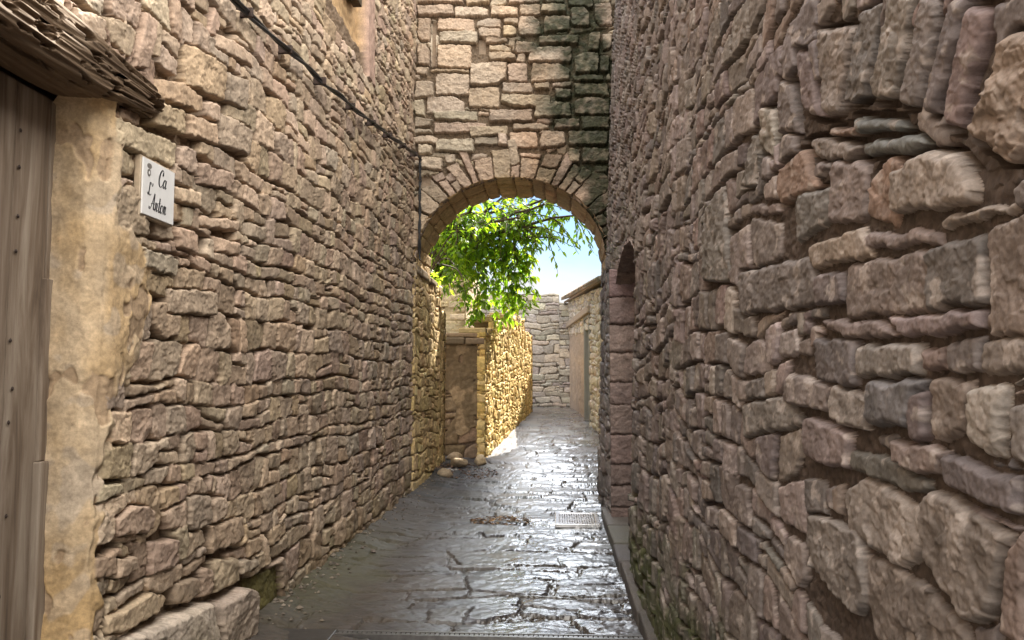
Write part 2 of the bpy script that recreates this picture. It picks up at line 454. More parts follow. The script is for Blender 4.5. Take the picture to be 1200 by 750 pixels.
# window above: jamb and patched sill
WY0, WY1, WZ0 = 6.2 - S, 7.75 - S, 4.62
courses(f, -.6, 8.2, -.12, 7.3, .150, .215, PAL_L, prot=(-.007, .012), bevel=.008, split=.20, tilt=.09, wobble=.2, thin=.10,
        fn=lambda u, v: not (WY0 - .02 < u < WY1 + .35 and v > WZ0 + .05))
courses(f, -5.5, -.55, -.12, 7.3, .2, .3, PAL_L, prot=(0, .02), bevel=.016)
f.H = f.H - np.where(f.id < 0, .014, 0)
jm = ((WY1 < U) & (U < WY1 + .33) & (Z > WZ0)); jw = sstep(0, .05, WY1 + .33 - U + .03 * f.N2)
f.H = np.where(jm, np.maximum(f.H, .015 + .006 * f.N2), f.H); f.col = np.where(jm[..., None], np.array((.42, .29, .235)) * (1 + .12 * f.N2)[..., None], f.col)
wm = (U > WY0) & (U < WY1) & (Z > WZ0 + .25)
f.H = np.where(wm, -.10 + .008 * f.N2 + .012 * np.abs(perlin(U * 3, Z * 7, 5)), f.H)
f.col = np.where(wm[..., None], np.array((.46, .31, .17)) * (1 + .2 * f.N1 + .15 * f.N2)[..., None], f.col)
# ochre plaster round the jamb, ragged edge, running onto the wall face
edge = np.interp(Z, [0, .9, 1.2, 1.5, 1.75, 2.1, 2.3, 2.8], [.12, .13, .16, .24, .44, .46, .17, .14]) + .09 * fbm(Z * 1.6, Z * 0 + 3.3, 3, 5) + .07 * f.N1 + .04 * f.N2
pl = sstep(.0, .06, edge - U) * sstep(2.78, 2.70, Z + .02 * f.N2)
lay = -.012 + .030 * sstep(0, .12, edge - U) + .008 * f.N1 + .004 * f.N2 + .0015 * f.N3 + .006 * fbm(U * 6, Z * 2, 3, 9)
scar = fbm(U * 5 + 3, Z * 3.2, 3, 33)
lay = lay - .010 * sstep(.42, .56, scar) + .005 * f.K1 * sstep(.0, .3, scar) + .0012 * f.K2
ph_ = np.where(pl > .02, -.06 + (lay + .06) * pl, -9)
pw = (ph_ > f.H) & (U > -.6)
f.H = np.where((U > -.6) & (U < .04) & (Z < 2.78), lay, np.maximum(f.H, np.where(U > -.6, ph_, -9)))
tone = np.clip(sstep(-.35, .35, fbm(U * 2.1, Z * 1.3, 4, 44)) * .7 + .6 * sstep(1.1, .5, Z), 0, 1)
pc = np.array((.50, .39, .27)) * (1 - tone[..., None]) + np.array((.48, .33, .17)) * tone[..., None]
grey = sstep(.25, .4, fbm(U * 4, Z * 4, 3, 61))[..., None] * .35
pc = pc * (1 - grey) + np.array((.42, .37, .33)) * grey
pc = pc * (1 + .10 * f.N2 + .08 * f.N3)[..., None]
pc = np.where((scar > .5)[..., None], np.array((.40, .29, .19)) * (1 + .1 * f.N3)[..., None], pc)
inpl = pw | ((U > -.6) & (U < .04) & (Z < 2.78))
f.col = np.where(inpl[..., None], pc, f.col)
# damp and moss low down
damp = sstep(.55, .0, Z + .12 * f.N1)[..., None] * .55
f.col = f.col * (1 - damp) + f.col * np.array((.62, .60, .45)) * damp
bulge = .03 * perlin(U * .5, Z * .5, 71) + .02 * perlin(U * 1.3, Z * 1.1, 72)
bulge = bulge * sstep(.2, .8, U)
_pm = (U > .24) & (U < .56) & (Z > 2.32) & (Z < 2.62); PLX = float(np.percentile((f.H + bulge)[_pm], 92))
H = f.H + bulge
# turn the face round the jamb into the doorway below the beam
w = np.maximum(sstep(2.74, 2.80, Z), sstep(-1.1, -1.15, U))
rad = .05
cr = np.where(U > 0, 0, 0)
reveal_x = XL + np.minimum(U, 0) ; 
flat = np.stack([XL + H, S + U, Z], -1)
uu = np.minimum(U, 0)
wrap = np.stack([XL + np.maximum(uu, -.24) + H * sstep(-.07, .02, U), S - H * sstep(.02, -.07, U) + np.maximum(U, 0), Z], -1)
rnd = .035 * np.exp(-(U / .05) ** 2)
wrap = wrap + np.stack([-rnd * .8, rnd * .8, 0 * rnd], -1)
P = np.where((U < .15)[..., None], wrap * (1 - w[..., None]) + flat * w[..., None], flat)
cu = .5 * (U[:-1, :-1] + U[1:, 1:]); cz = .5 * (Z[:-1, :-1] + Z[1:, 1:])
mask = ~((cu > -1.14) & (cu < -.25) & (cz < 2.77))
o = grid_mesh('wall', P, M['stone_left'], left_house, f.col, mask, False); inv(o, left_house)
b = MB(); b.box((-8, -2.4, -.1), (XL - .34, YA + .05, 7.15)); b.box((XL - .34, -2.4, -.1), (XL - .1, 1.98, 7.15)); b.box((XL - .34, 3.5, -.1), (XL - .18, YA - .06, 7.15)); b.box((XL - .34, 1.98, 2.95), (XL - .1, 3.5, 7.15))
inv(b.build('masonry_core', M['core'], left_house), left_house)
# plank door, two boards in view, with rows of nail heads
dx = XL - .215
door = MB()
rd = random.Random(3)
yb = 2.05
planks = []
while yb < 3.19:
    wd = rd.choice((.19, .22, .16)); e = min(yb + wd, 3.205)
    door.box((dx - .03, yb + .003, .03), (dx + rd.uniform(-.004, .004), e - .003, 2.76)); planks.append((yb, e)); yb = e
door.box((dx - .028, 3.13, .03), (dx + .03, 3.20, 1.25)); door.box((dx - .028, 3.14, 1.25), (dx + .016, 3.20, 2.0))
do = inv(door.build('door', M['door'], left_house, bevel=.006), left_house)
for yy in (2.97,):
    for zz in np.arange(.25, 2.6, .165):
        nb = MB(); n = 8; r0 = .009
        cy, cz_ = yy + rd.uniform(-.012, .012), zz + rd.uniform(-.03, .03)
        vs = [(dx + .006 + .004, cy, cz_)] + [(dx + .004, cy + r0 * math.cos(2 * math.pi * k / n), cz_ + r0 * math.sin(2 * math.pi * k / n)) for k in range(n)]
        nb.add(vs, [(0, 1 + k, 1 + (k + 1) % n) for k in range(n)])
        if rd.random() < .75: nb.build('nail', M['iron'], do)
# rotten timber lintel: a tapering beam with a torn, fibrous face
def beam():
    L0, L1 = 1.5, 3.62
    yv = np.concatenate([np.linspace(L0, 2.5, 40, endpoint=False), np.linspace(2.5, L1, 300)]); tv = np.linspace(0, 2 * math.pi, 240)
    Y, T = np.meshgrid(yv, tv)
    hw, hh = .145, .125
    k = 1 / (np.abs(np.cos(T)) ** 5 + np.abs(np.sin(T)) ** 5) ** .2
    end = sstep(L1, L1 - .12, Y + .05 * perlin(T * 3, Y * 2, 8)) ** .5
    fib = .75 * fbm(Y * .9, T * 4.2, 5, 90, .5) + .12 * fbm(Y * 3, T * 16, 3, 92); rot = fbm(Y * 6, T * 3.2, 5, 95)
    front = sstep(-.2, .5, np.cos(T))
    rr = 1 - .085 * np.clip(fib, -.6, 1) * (.35 + .65 * front) - .40 * sstep(.2, .6, rot) * front - .10 * np.abs(perlin(Y * 1.4, T * 6, 3)) * front
    sag = -.045 + .07 * sstep(1.8, 3.3, Y)
    taper = 1 - .45 * sstep(2.9, L1, Y)
    X = XL - .07 + hw * k * np.cos(T) * rr * (.25 + .75 * end)
    Zz = 2.875 + .02 * (Y - 3) * -1 + hh * k * np.sin(T) * (1 - (1 - rr) * .5) * taper * (.15 + .85 * end)
    return np.stack([X, Y, Zz], -1)
inv(grid_mesh('lintel', beam(), M['beam'], left_house, None, None, True), left_house)
# window high on the wall: dark shutter frame hanging into the opening
wfm = MB()
for a, bb in (((XL - .09, WY0 + S, 5.22), (XL + .0, WY1 + S - .25, 5.34)), ((XL - .09, WY0 + S, 5.34), (XL - .02, WY0 + S + .1, 6.2)), ((XL - .09, WY1 + S - .35, 5.34), (XL - .02, WY1 + S - .25, 6.2)), ((XL - .09, WY0 + S, 6.2), (XL, WY1 + S - .25, 6.3))): wfm.box(a, bb)
wo = inv(wfm.build('window', M['bark'], left_house, bevel=.008), left_house)
sh = MB()
for k in range(5): sh.box((XL - .085, WY0 + S + .1 + k * .22, 5.34), (XL - .05, WY0 + S + .1 + k * .22 + .214, 6.2))
sh.build('shutter', M['door'], wo, bevel=.004)

# ================================================================== RIGHT HOUSE
right_house = empty('stone_house', (.9, 5, 0), 'dull purplish rubble stone house with a blocked low arch in its wall', 'house')
yc = np.concatenate([np.linspace(-2.5, .86, 90, endpoint=False), 1 / np.linspace(1 / .86, 1 / YA, 900), [YA + .12]])
zt_ = np.interp(yc, [0, 4.5, 7.2, 11], [4.1, 4.1, 7.0, 7.6])
Z = persp_rows(yc, -.08, zt_, 640, 24, 40)
U = np.broadcast_to(yc, Z.shape) + 0.0
f = Field(U, Z, 23, joint=.034, joint_col=(.075, .058, .05), rough=.75, gap=.006, warp=.7)
on = np.array([1, 0, -.035])
def RQ(pts):
    out = []
    for p in pts:
        h = hit(p[0], p[1], (.56, 0, 0), on); out.append((h[1], h[2]))
    return out
def za(pts): return RQ([(860 + x / 2.5, y / 2.5) for x, y in pts])
def grow(q, k=1.07):
    q = np.array(q); c = q.mean(0); return [tuple(c + (p - c) * np.array((k, k * 1.09))) for p in q]
def zb(pts): return grow(RQ([(700 + x / 2, y / 2) for x, y in pts]))
def zc(pts): return grow(RQ([(700 + x / 2, 375 + y / 2) for x, y in pts]))
rr_ = f.rng
SL = (.16, .17, .175); GR = (.27, .235, .215); RD = (.235, .172, .145)
arch_st = [([(650, 400), (720, 230), (770, 80), (900, 60), (880, 400), (800, 530)], .05), ([(578, 378), (640, 405), (760, 0), (665, 0)], .035), ([(525, 342), (574, 374), (680, -30), (612, -30)], .03),
           ([(455, 330), (521, 350), (606, -30), (535, -30)], .035), ([(368, 312), (452, 312), (530, -40), (438, -40)], .03), ([(285, 330), (364, 312), (430, -20), (348, 20)], .025),
           ([(235, 362), (282, 350), (340, 60), (210, 70)], .02), ([(178, 340), (234, 366), (205, 130), (158, 130)], .02), ([(115, 405), (175, 400), (155, 232), (112, 212)], .015),
           ([(66, 435), (112, 485), (110, 300), (72, 300)], .015), ([(20, 560), (62, 560), (80, 385), (48, 380)], .01)]
for i_, (q, pr) in enumerate(arch_st): f.stone(za(q), pr * .35, (.25, .20, .17) if i_ == 0 else pick(rr_, PAL_R), .012, .03 if i_ == 0 else .06, hand=True, tagv=1, rough=2.6 if i_ == 0 else 1.3, gap=.013, facets=2 if i_ == 0 else 3)
infill = [([(315, 355), (420, 335), (425, 375), (320, 400)], .0, SL), ([(335, 420), (490, 385), (550, 410), (480, 450), (340, 465)], .0, SL), ([(415, 352), (447, 345), (477, 380), (420, 390)], -.01, SL),
          ([(450, 500), (560, 432), (640, 460), (690, 520), (680, 590), (440, 630)], .045, GR), ([(365, 530), (430, 460), (480, 510), (440, 660), (365, 640)], -.015, RD),
          ([(260, 482), (355, 480), (355, 640), (250, 655)], .01, None), ([(160, 580), (250, 545), (250, 650), (165, 710)], .01, None), ([(115, 500), (175, 440), (210, 545), (120, 605)], .0, RD),
          ([(580, 630), (800, 580), (810, 620), (600, 680)], .02, GR), ([(800, 540), (900, 480), (900, 610), (805, 608)], .02, None), ([(250, 370), (318, 363), (310, 400), (235, 402)], -.01, RD),
          ([(180, 420), (235, 400), (330, 420), (300, 470), (210, 470)], -.01, None)]
for q, pr, c in infill: f.stone(grow(za(q), 1.08), pr * .45, c or pick(rr_, PAL_R), .012, .06, hand=True, rough=1.3)
blocks_b = [[(565, 622), (755, 586), (755, 728), (565, 742)], [(760, 582), (896, 546), (896, 714), (764, 726)], [(905, 540), (1010, 495), (1010, 780), (905, 780)], [(480, 575), (598, 532), (620, 600), (490, 630)],
            [(602, 548), (780, 530), (782, 576), (602, 590)], [(340, 642), (480, 602), (500, 710), (345, 736)], [(496, 642), (556, 640), (560, 712), (496, 716)], [(245, 520), (300, 440), (312, 648), (250, 652)]]
blocks_c = [[(480, 2), (640, -5), (690, 45), (560, 46)], [(650, -8), (890, -30), (885, 28), (700, 44)], [(895, -30), (1010, -50), (1010, 25), (895, 30)], [(500, 48), (588, 46), (585, 155), (505, 140)], [(592, 60), (742, 50), (742, 132), (590, 137)], [(746, 62), (800, 52), (800, 122), (750, 122)],
            [(805, 46), (890, 40), (880, 127), (805, 127)], [(884, 52), (1010, 30), (1010, 127), (880, 137)], [(720, 172), (766, 165), (766, 282), (725, 287)], [(769, 140), (862, 140), (850, 272), (776, 282)],
            [(857, 155), (952, 152), (946, 322), (861, 292)], [(956, 200), (1010, 195), (1010, 350), (956, 322)], [(440, 125), (536, 150), (521, 217), (430, 192)], [(541, 152), (618, 178), (615, 262), (536, 238)],
            [(476, 226), (576, 260), (571, 352), (480, 322)], [(340, 195), (430, 180), (480, 250), (350, 272)], [(632, 262), (682, 272), (686, 330), (640, 300)], [(686, 277), (810, 302), (796, 377), (690, 342)], [(802, 312), (985, 362), (986, 467), (812, 392)],
            [(576, 302), (660, 320), (760, 372), (760, 410), (700, 400), (580, 352)], [(565, 405), (620, 368), (746, 440), (746, 562), (690, 577), (570, 482)], [(746, 422), (812, 410), (962, 502), (932, 690), (862, 702), (762, 562)],
            [(950, 520), (1010, 495), (1010, 760), (936, 742)], [(482, 460), (608, 502), (620, 640), (600, 692), (490, 582)], [(616, 547), (760, 622), (862, 742), (850, 790), (640, 752), (615, 662)], [(810, 400), (930, 450), (1000, 480), (960, 498), (830, 440)],
            [(955, 155), (1010, 150), (1010, 192), (955, 190)]]
for q in blocks_b: f.stone(zb(q), rr_.uniform(.0, .016), pick(rr_, PAL_R), .011, .03, hand=True, rough=1.1)
for q in blocks_c: f.stone(zc(q), rr_.uniform(.0, .02), pick(rr_, PAL_R), .012, .05, hand=True, rough=1.2)
f.stone(zc([(625, 140), (757, 140), (720, 252), (618, 246)]), .025, (.15, .145, .155), .015, .06, hand=True)
NY0, NY1 = 6.35, 8.72
ntop = lambda y: 2.42 + .44 * np.sqrt(np.maximum(1 - ((y - (NY0 + NY1) / 2) / ((NY1 - NY0) / 2)) ** 2, 0))
courses(f, -4.5, 4.2, -.12, 7.7, .125, .17, PAL_R, prot=(-.006, .008), bevel=.008, split=.22, tilt=.07, wobble=.45, thin=.14)
courses(f, 4.1, YA + .3, -.12, 7.7, .165, .26, PAL_R, prot=(-.010, .014), bevel=.010, split=.22, tilt=.07, wobble=.4, thin=.14)
near = (f.id < 0) & (U < 2.8) & (U > .7)
ringz = (f.E > -.05) & (Z > 1.80) & (Z + .25 * np.abs(U - 1.9) > 2.08)
f.H = np.where(near, -.020 + .008 * f.K2 + .004 * f.N3, f.H); f.H = np.where(near & ringz & (f.E > -.016), -.07, f.H)
nd = np.minimum(np.minimum(U - NY0, NY1 - U), (ntop(U) - Z) * 1.2)
nm = (nd + .012 * f.N2 > 0)
f.H = np.where(nm, -.30, f.H); f.col = np.where(nm[..., None], np.array((.20, .155, .145)), f.col)
moss = 1.1 * sstep(.85, .2, Z + .25 * f.N1 + .12 * f.N2) * sstep(8.0, 6.5, U) * sstep(-.5, .3, fbm(U * 2, Z * 3, 3, 52) + .4)
f.col = f.col * (1 - .85 * np.minimum(moss, 1)[..., None]) + np.array((.055, .068, .018)) * .85 * np.minimum(moss, 1)[..., None]
lich = sstep(.36, .58, fbm(U * 14, Z * 14, 5, 77))[..., None] * .5 * (f.id >= 0)[..., None]
f.col = f.col * (1 - lich) + np.array((.43, .385, .365)) * lich
H = f.H * np.interp(U, [1.0, 3.2], [.58, 1.0]) + .025 * perlin(U * .7, Z * .6, 81) * sstep(0, 2, U)
P = np.stack([xr(Z) - H, U, Z], -1)
t1 = (f.tagm == 1); ringm = t1[:-1, :-1] & t1[1:, 1:] & t1[1:, :-1] & t1[:-1, 1:]
inv(grid_mesh('wall', P, M['stone_right'], right_house, f.col, ~ringm, True), right_house)
inv(grid_mesh('relieving_arch', P, M['stone_right'], right_house, f.col, ringm, True), right_house)
b = MB(); b.box((1.15, 7.2, -.1), (6, YA + .2, 7.5)); b.box((1.15, 4.6, -.1), (6, 7.2, 5.7)); b.box((1.15, -2.5, -.1), (6, 4.6, 4.05))
inv(b.build('masonry_core', M['core'], right_house), right_house)
# doorway in the right wall: far jamb of squared blocks, near jamb, door leaf
def jamb(f):
    z = .0
    rg = f.rng
    while z < 2.9:
        h = rg.uniform(.2, .34); f.stone([(-.02, z), (.36, z + rg.uniform(-.02, .02)), (.36, z + h), (-.02, z + h)], rg.uniform(.0, .02), pick(rg, [(.225, .17, .16), (.195, .15, .14), (.235, .18, .165)]), .03, .05, k=30)
        z += h
inv(panel('door_jamb', (.575, NY1 - .14, 0), (1, 0, 0), (0, -1, 0), .30, 2.74, .007, M['stone_right'], right_house, jamb, 31, thick=.05, joint=.03, joint_col=(.12, .085, .07))[0], right_house)
yy_ = np.linspace(NY0 + .02, NY1 - .10, 200); xx_ = np.linspace(-.01, .30, 30)
YY, XX = np.meshgrid(yy_, xx_)
f = Field(YY, XX, 33, joint=.03, joint_col=(.12, .085, .07))
y0_ = NY0 - .05
while y0_ < NY1:
    l = rr_.uniform(.12, .24); f.stone([(y0_, -.05), (y0_ + l, -.05), (y0_ + l, .4), (y0_, .4)], rr_.uniform(0, .015), pick(rr_, [(.27, .21, .19), (.24, .18, .165)]), .015, .06); y0_ += l
zz_ = ntop(np.clip(YY, NY0, NY1))
inv(grid_mesh('door_arch', np.stack([xr(zz_) + XX, YY, zz_ - .03 - f.H], -1), M['stone_right'], right_house, f.col, None, False), right_house)
d = MB()
for k in range(7): d.box((.84, NY0 + .16 + k * .3, .14), (.875, NY0 + .16 + k * .3 + .293, 2.45))
inv(d.build('door', M['door'], right_house, bevel=.005), right_house)
# stone doorstep in front of it
ds = MB(); rk = random.Random(8); yk = 4.5
while yk < 9.2:
    e = min(yk + rk.uniform(.6, 1.1), 9.25); x0_ = .508 + rk.uniform(-.008, .008)
    ds.prism([(x0_, e - .006), (x0_ + rk.uniform(-.006, .006), yk + .006), (.64 if yk < 6.3 else .80, yk + .006), (.64 if e < 6.4 else .80, e - .006)], -.05, .10 + rk.uniform(-.01, .012), pick(rk, [(.095, .088, .082), (.12, .11, .10)])); yk = e
tag(ds.build('kerb', M['stone_right'], bevel=.014), 'dark worn stone kerb along the foot of the purplish house', 'kerb')

# ================================================================== ARCHWAY
arch = empty('archway', (-.6, YA, 0), 'rubble stone wall with a round arch across the lane, streaked with dark moss', 'archway')
AX, AZ, AA, AB = -.605, 3.15, 1.275, 1.10
x_ = np.linspace(-2.0, .86, 420); z_ = np.concatenate([np.linspace(2.9, 6.8, 560), np.linspace(6.82, 7.4, 24)])
U, Z = np.meshgrid(x_, z_)
f = Field(U, Z, 41, joint=.06, joint_col=(.15, .11, .075), warp=1.2, gap=.007)
def AQ(pts):
    out = []
    for p in pts:
        h = hit(460 + p[0] / 2.5, p[1] / 2.5, (0, YA, 0), (0, 1, 0)); out.append((h[0], h[2]))
    return out
ra = f.rng
# ring of rough voussoirs
th = math.pi
while th > 0:
    st = ra.choice((.07, .09, .11, .14, .17, .21)); t2 = max(th - st, -.02)
    l0 = ra.uniform(.30, .56)
    pt = lambda t, l: (AX + (AA + l) * math.cos(t), AZ + (AB + l) * math.sin(t))
    e, e2 = ra.uniform(-.05, .05), ra.uniform(-.02, .05)
    pv = [(.40, .31, .235), (.36, .28, .215), (.34, .26, .195)]
    if ra.random() < .35:
        lm = ra.uniform(.15, .3); lm2 = lm + ra.uniform(-.05, .05)
        f.stone([pt(th, -.005), pt(t2, -.005), pt(t2, lm), pt(th, lm2)], ra.uniform(.0, .03), pick(ra, pv), .012, .07, hand=True, tagv=1, rough=1.3, gap=.006)
        f.stone([pt(th, lm2), pt(t2, lm), pt(t2 + e2, l0), pt(th - e, l0 + ra.uniform(-.06, .06))], ra.uniform(-.01, .03), pick(ra, pv), .012, .07, hand=True, tagv=1, rough=1.3, gap=.006)
    else:
        f.stone([pt(th, -.005), pt(t2, -.005), pt(t2 + e2, l0), pt(th + e2, l0 + ra.uniform(-.08, .08))], ra.uniform(-.005, .035), pick(ra, pv), .012, .07, hand=True, tagv=1, rough=1.4, gap=.006)
    th = t2
rects = [(70, 12, 180, 45), (182, 15, 285, 48), (287, 20, 370, 50), (372, 12, 435, 42), (437, 12, 510, 40), (512, -8, 585, 20), (590, 8, 645, 75), (70, -20, 210, 10), (212, -18, 285, 14), (287, -20, 335, 18), (337, -20, 435, 10), (437, -20, 505, 10),
         (70, 52, 112, 125), (70, 128, 112, 190), (128, 48, 240, 88), (242, 55, 318, 80), (250, 82, 320, 108), (322, 48, 366, 70), (325, 71, 362, 106), (370, 44, 435, 102), (442, 40, 520, 92), (522, 20, 580, 78),
         (135, 90, 248, 127), (128, 132, 230, 200), (272, 108, 335, 128), (282, 130, 348, 152), (280, 154, 358, 180), (358, 122, 425, 156), (362, 158, 392, 184), (395, 132, 528, 182), (430, 100, 550, 130), (572, 95, 610, 150), (612, 95, 645, 148),
         (66, 195, 105, 215), (110, 201, 225, 213), (62, 236, 124, 288), (126, 214, 226, 276), (228, 182, 334, 254), (338, 184, 398, 238), (404, 184, 522, 236), (530, 152, 605, 215), (606, 158, 636, 210), (530, 217, 620, 241), (622, 216, 640, 240),
         (62, 292, 95, 342), (96, 278, 215, 334), (218, 256, 316, 316), (320, 241, 412, 274), (414, 239, 464, 262), (318, 276, 468, 314), (470, 238, 526, 255), (474, 257, 528, 292), (530, 243, 636, 281), (530, 283, 636, 334),
         (64, 344, 116, 372), (118, 322, 248, 352), (118, 354, 275, 390), (280, 318, 414, 358), (416, 296, 528, 346), (350, 361, 462, 380), (470, 348, 548, 378), (550, 340, 636, 376),
         (60, 376, 115, 394), (62, 396, 130, 418), (72, 420, 120, 454), (122, 406, 240, 446), (222, 366, 340, 400), (240, 402, 306, 426), (308, 392, 338, 426), (342, 383, 424, 432), (432, 381, 510, 432), (516, 381, 634, 428),
         (76, 458, 148, 498), (150, 450, 185, 484), (556, 430, 636, 480), (512, 434, 552, 478), (590, 484, 632, 506), (586, 509, 640, 530)]
for (a, b_, c, d_) in rects:
    j = lambda: ra.uniform(-4, 4)
    q = [(a + j(), b_ + j()), (c + j(), b_ + j()), (c + j(), d_ + j()), (a + j(), d_ + j())]
    if ra.random() < .4:
        i = ra.randrange(4); A_, B_, C_ = map(np.array, (q[i - 1], q[i], q[(i + 1) % 4])); q = q[:i] + [tuple(B_ + (A_ - B_) * .25), tuple(B_ + (C_ - B_) * .3)] + q[i + 1:]
    q = AQ(q)
    inr = any(((p[0] - AX) / (AA + .36)) ** 2 + ((p[1] - AZ) / (AB + .36)) ** 2 < 1 for p in q)
    f.stone(q, ra.uniform(.0, .05), pick(ra, PAL_A), .016, .07, hand=not inr, rough=1.3)
courses(f, -2.1, .95, 2.8, 7.5, .17, .28, PAL_A, prot=(-.03, .0), bevel=.03)
# slot and putlog holes
def hole(p0, p1, dep):
    q = AQ([p0, p1]); m = (U > q[0][0]) & (U < q[1][0]) & (Z < q[0][1]) & (Z > q[1][1])
    f.H = np.where(m, -dep, f.H)
hole((113, 60), (125, 192), .12); hole((252, 108), (272, 152), .16); hole((62, 515), (112, 545), .16)
# dark moss streak running down from the top
pth = np.array(AQ([(500, -40), (545, 40), (500, 110), (560, 180), (575, 300), (600, 420), (610, 520)])); wd_ = np.interp(Z, [3.6, 4.4, 5.2, 6.0, 7.4], [.2, .48, .72, .72, .6])
cx_ = np.interp(Z, pth[::-1, 1], pth[::-1, 0])
streak = sstep(1.15, .35, np.abs(U - cx_) / wd_ + .5 * fbm(U * 2.2, Z * 3.2, 4, 66))
pth2 = AQ([(470, 520)])[0]
streak = np.maximum(streak, sstep(1, .3, np.hypot((U - pth2[0]) / .3, (Z - pth2[1]) / .45) + .5 * fbm(U * 3, Z * 3, 3, 67)) * .6)
streak = streak * np.clip(1.0 + .35 * np.clip(f.N2 + .7 * perlin(U * 1.9 + f.id * .37, Z * .2, 4), -1, 1), 0, 1)
sc = (np.array((.019, .025, .010)) * (1 + .4 * f.N3)[..., None])
f.col = f.col * (1 - .95 * streak[..., None]) + sc * .95 * streak[..., None]
brown = sstep(.9, .2, np.abs(U - (cx_ - .75)) / .5 + .6 * fbm(U * 2, Z * 2, 3, 68))[..., None] * .3
f.col = f.col * (1 - brown) + f.col * np.array((.8, .62, .45)) * brown
rim = ((U - AX) / AA) ** 2 + ((np.maximum(Z, AZ) - AZ) / AB) ** 2
cu = .5 * (rim[:-1, :-1] + rim[1:, 1:])
keep = (cu > .985) & (z_[:-1, None] > AZ - .25) | (cu > .985) & ((U[:-1, :-1] > .66) | (U[:-1, :-1] < -1.88))
P = np.stack([U, YA - f.H, Z], -1)
t1 = (f.tagm == 1); ringm = t1[:-1, :-1] & t1[1:, 1:] & t1[1:, :-1] & t1[:-1, 1:]
inv(grid_mesh('wall', P, M['stone_arch'], arch, f.col, keep & ~ringm, False), arch)
inv(grid_mesh('arch_ring', P, M['stone_arch'], arch, f.col, keep & ringm, False), arch)
# underside of the arch
tt = np.linspace(math.pi + .12, -.12, 420); yy = np.linspace(YA - .03, YB + .03, 130)
T_, Y_ = np.meshgrid(tt, yy)
f = Field(T_ * 1.2, Y_, 43, joint=.035, joint_col=(.16, .115, .08), rough=1.0)
th = math.pi + .15
while th > -.15:
    st = ra.choice((.14, .19, .24)); y0 = YA - .05
    while y0 < YB + .05:
        l = ra.choice((.35, .5, .7)); f.stone([(1.2 * (th - st), y0), (1.2 * th, y0), (1.2 * th, y0 + l), (1.2 * (th - st), y0 + l)], ra.uniform(-.005, .02), pick(ra, [(.60, .44, .23), (.55, .40, .2), (.52, .38, .2)] if th > 1.5 else [(.46, .34, .22), (.42, .31, .2)]), .03, .08)  # left half coloured golden, painting in light bounced from the sunlit wall
        y0 += l
    th -= st
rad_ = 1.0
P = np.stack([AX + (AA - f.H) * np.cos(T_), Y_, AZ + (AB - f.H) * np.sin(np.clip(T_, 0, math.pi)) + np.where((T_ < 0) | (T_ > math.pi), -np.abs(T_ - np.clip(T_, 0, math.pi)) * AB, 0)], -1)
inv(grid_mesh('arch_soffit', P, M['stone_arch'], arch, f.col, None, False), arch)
# core above the opening and rear face
cb = MB()
pts = [(AX + (AA + .09) * math.cos(t), AZ + (AB + .09) * math.sin(t)) for t in np.linspace(math.pi, 0, 40)]
for (xa, za_), (xb, zb_) in zip(pts[:-1], pts[1:]):
    cb.add([(xa, YA + .1, za_), (xb, YA + .1, zb_), (xb, YA + .1, 7.35), (xa, YA + .1, 7.35), (xa, YB, za_), (xb, YB, zb_), (xb, YB, 7.35), (xa, YB, 7.35)],
           [(0, 1, 2, 3), (7, 6, 5, 4), (3, 2, 6, 7), (0, 4, 5, 1)], (.3, .23, .17))
cb.box((-2.6, YA + .1, 3.1), (pts[0][0], YB, 7.35), (.3, .23, .17)); cb.box((pts[-1][0], YA + .1, -.1), (1.6, YB, 7.35), (.3, .23, .17))
cb.box((-2.6, YA + .05, 7.36), (1.6, YB, 10.8), (.3, .23, .17))  # extra height added above the view to block the sun
inv(cb.build('masonry_core', M['stone_arch'], arch), arch)
# right jamb of the arch
def rj(f):
    courses(f, -.1, 1.4, -.1, 3.4, .2, .3, PAL_R, prot=(0, .03))
inv(panel('jamb', (xr(0) + .03, YB + .05, -.05), (0, -1, 0), (-1, 0, 0), 1.2, 3.3, .012, M['stone_right'], arch, rj, 44, thick=.1, dv=(.03, 0, 1))[0], arch)

# ================================================================== BEYOND THE ARCH
# low wall carrying on from the left house
gw = empty('garden_wall', (XL, 12, 0), 'tall rubble garden wall just past the arch beside the dark doorway', 'wall')
pal_glow = [(.60, .44, .22), (.56, .41, .20), (.50, .365, .18), (.62, .47, .25)]  # golden stone colour stands in for warm bounce light on this wall
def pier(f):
    courses(f, -.1, 3.3, -.15, 3.3, .17, .24, pal_glow, prot=(0, .02), bevel=.012, tilt=.10, split=.3)
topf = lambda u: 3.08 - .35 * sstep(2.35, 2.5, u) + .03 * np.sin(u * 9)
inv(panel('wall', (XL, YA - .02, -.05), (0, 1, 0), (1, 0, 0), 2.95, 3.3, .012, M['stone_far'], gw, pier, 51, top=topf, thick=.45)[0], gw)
def pier_end(f): courses(f, -.1, .7, -.15, 3.3, .18, .26, pal_glow, prot=(0, .03))
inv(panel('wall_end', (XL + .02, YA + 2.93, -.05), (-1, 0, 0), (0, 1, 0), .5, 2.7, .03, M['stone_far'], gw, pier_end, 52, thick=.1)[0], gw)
cp = MB()
yy0 = YA + .02
rc = random.Random(5)
while yy0 < YA + 2.3:
    l = rc.uniform(.3, .5); e = min(yy0 + l, YA + 2.36); cp.box((XL - .45, yy0 + .006, 2.98), (XL + rc.uniform(.0, .05), e, 3.06 + rc.uniform(0, .04)), (.30, .23, .15)); yy0 = e
inv(cp.build('coping', M['stone_far'], gw, bevel=.02), gw)

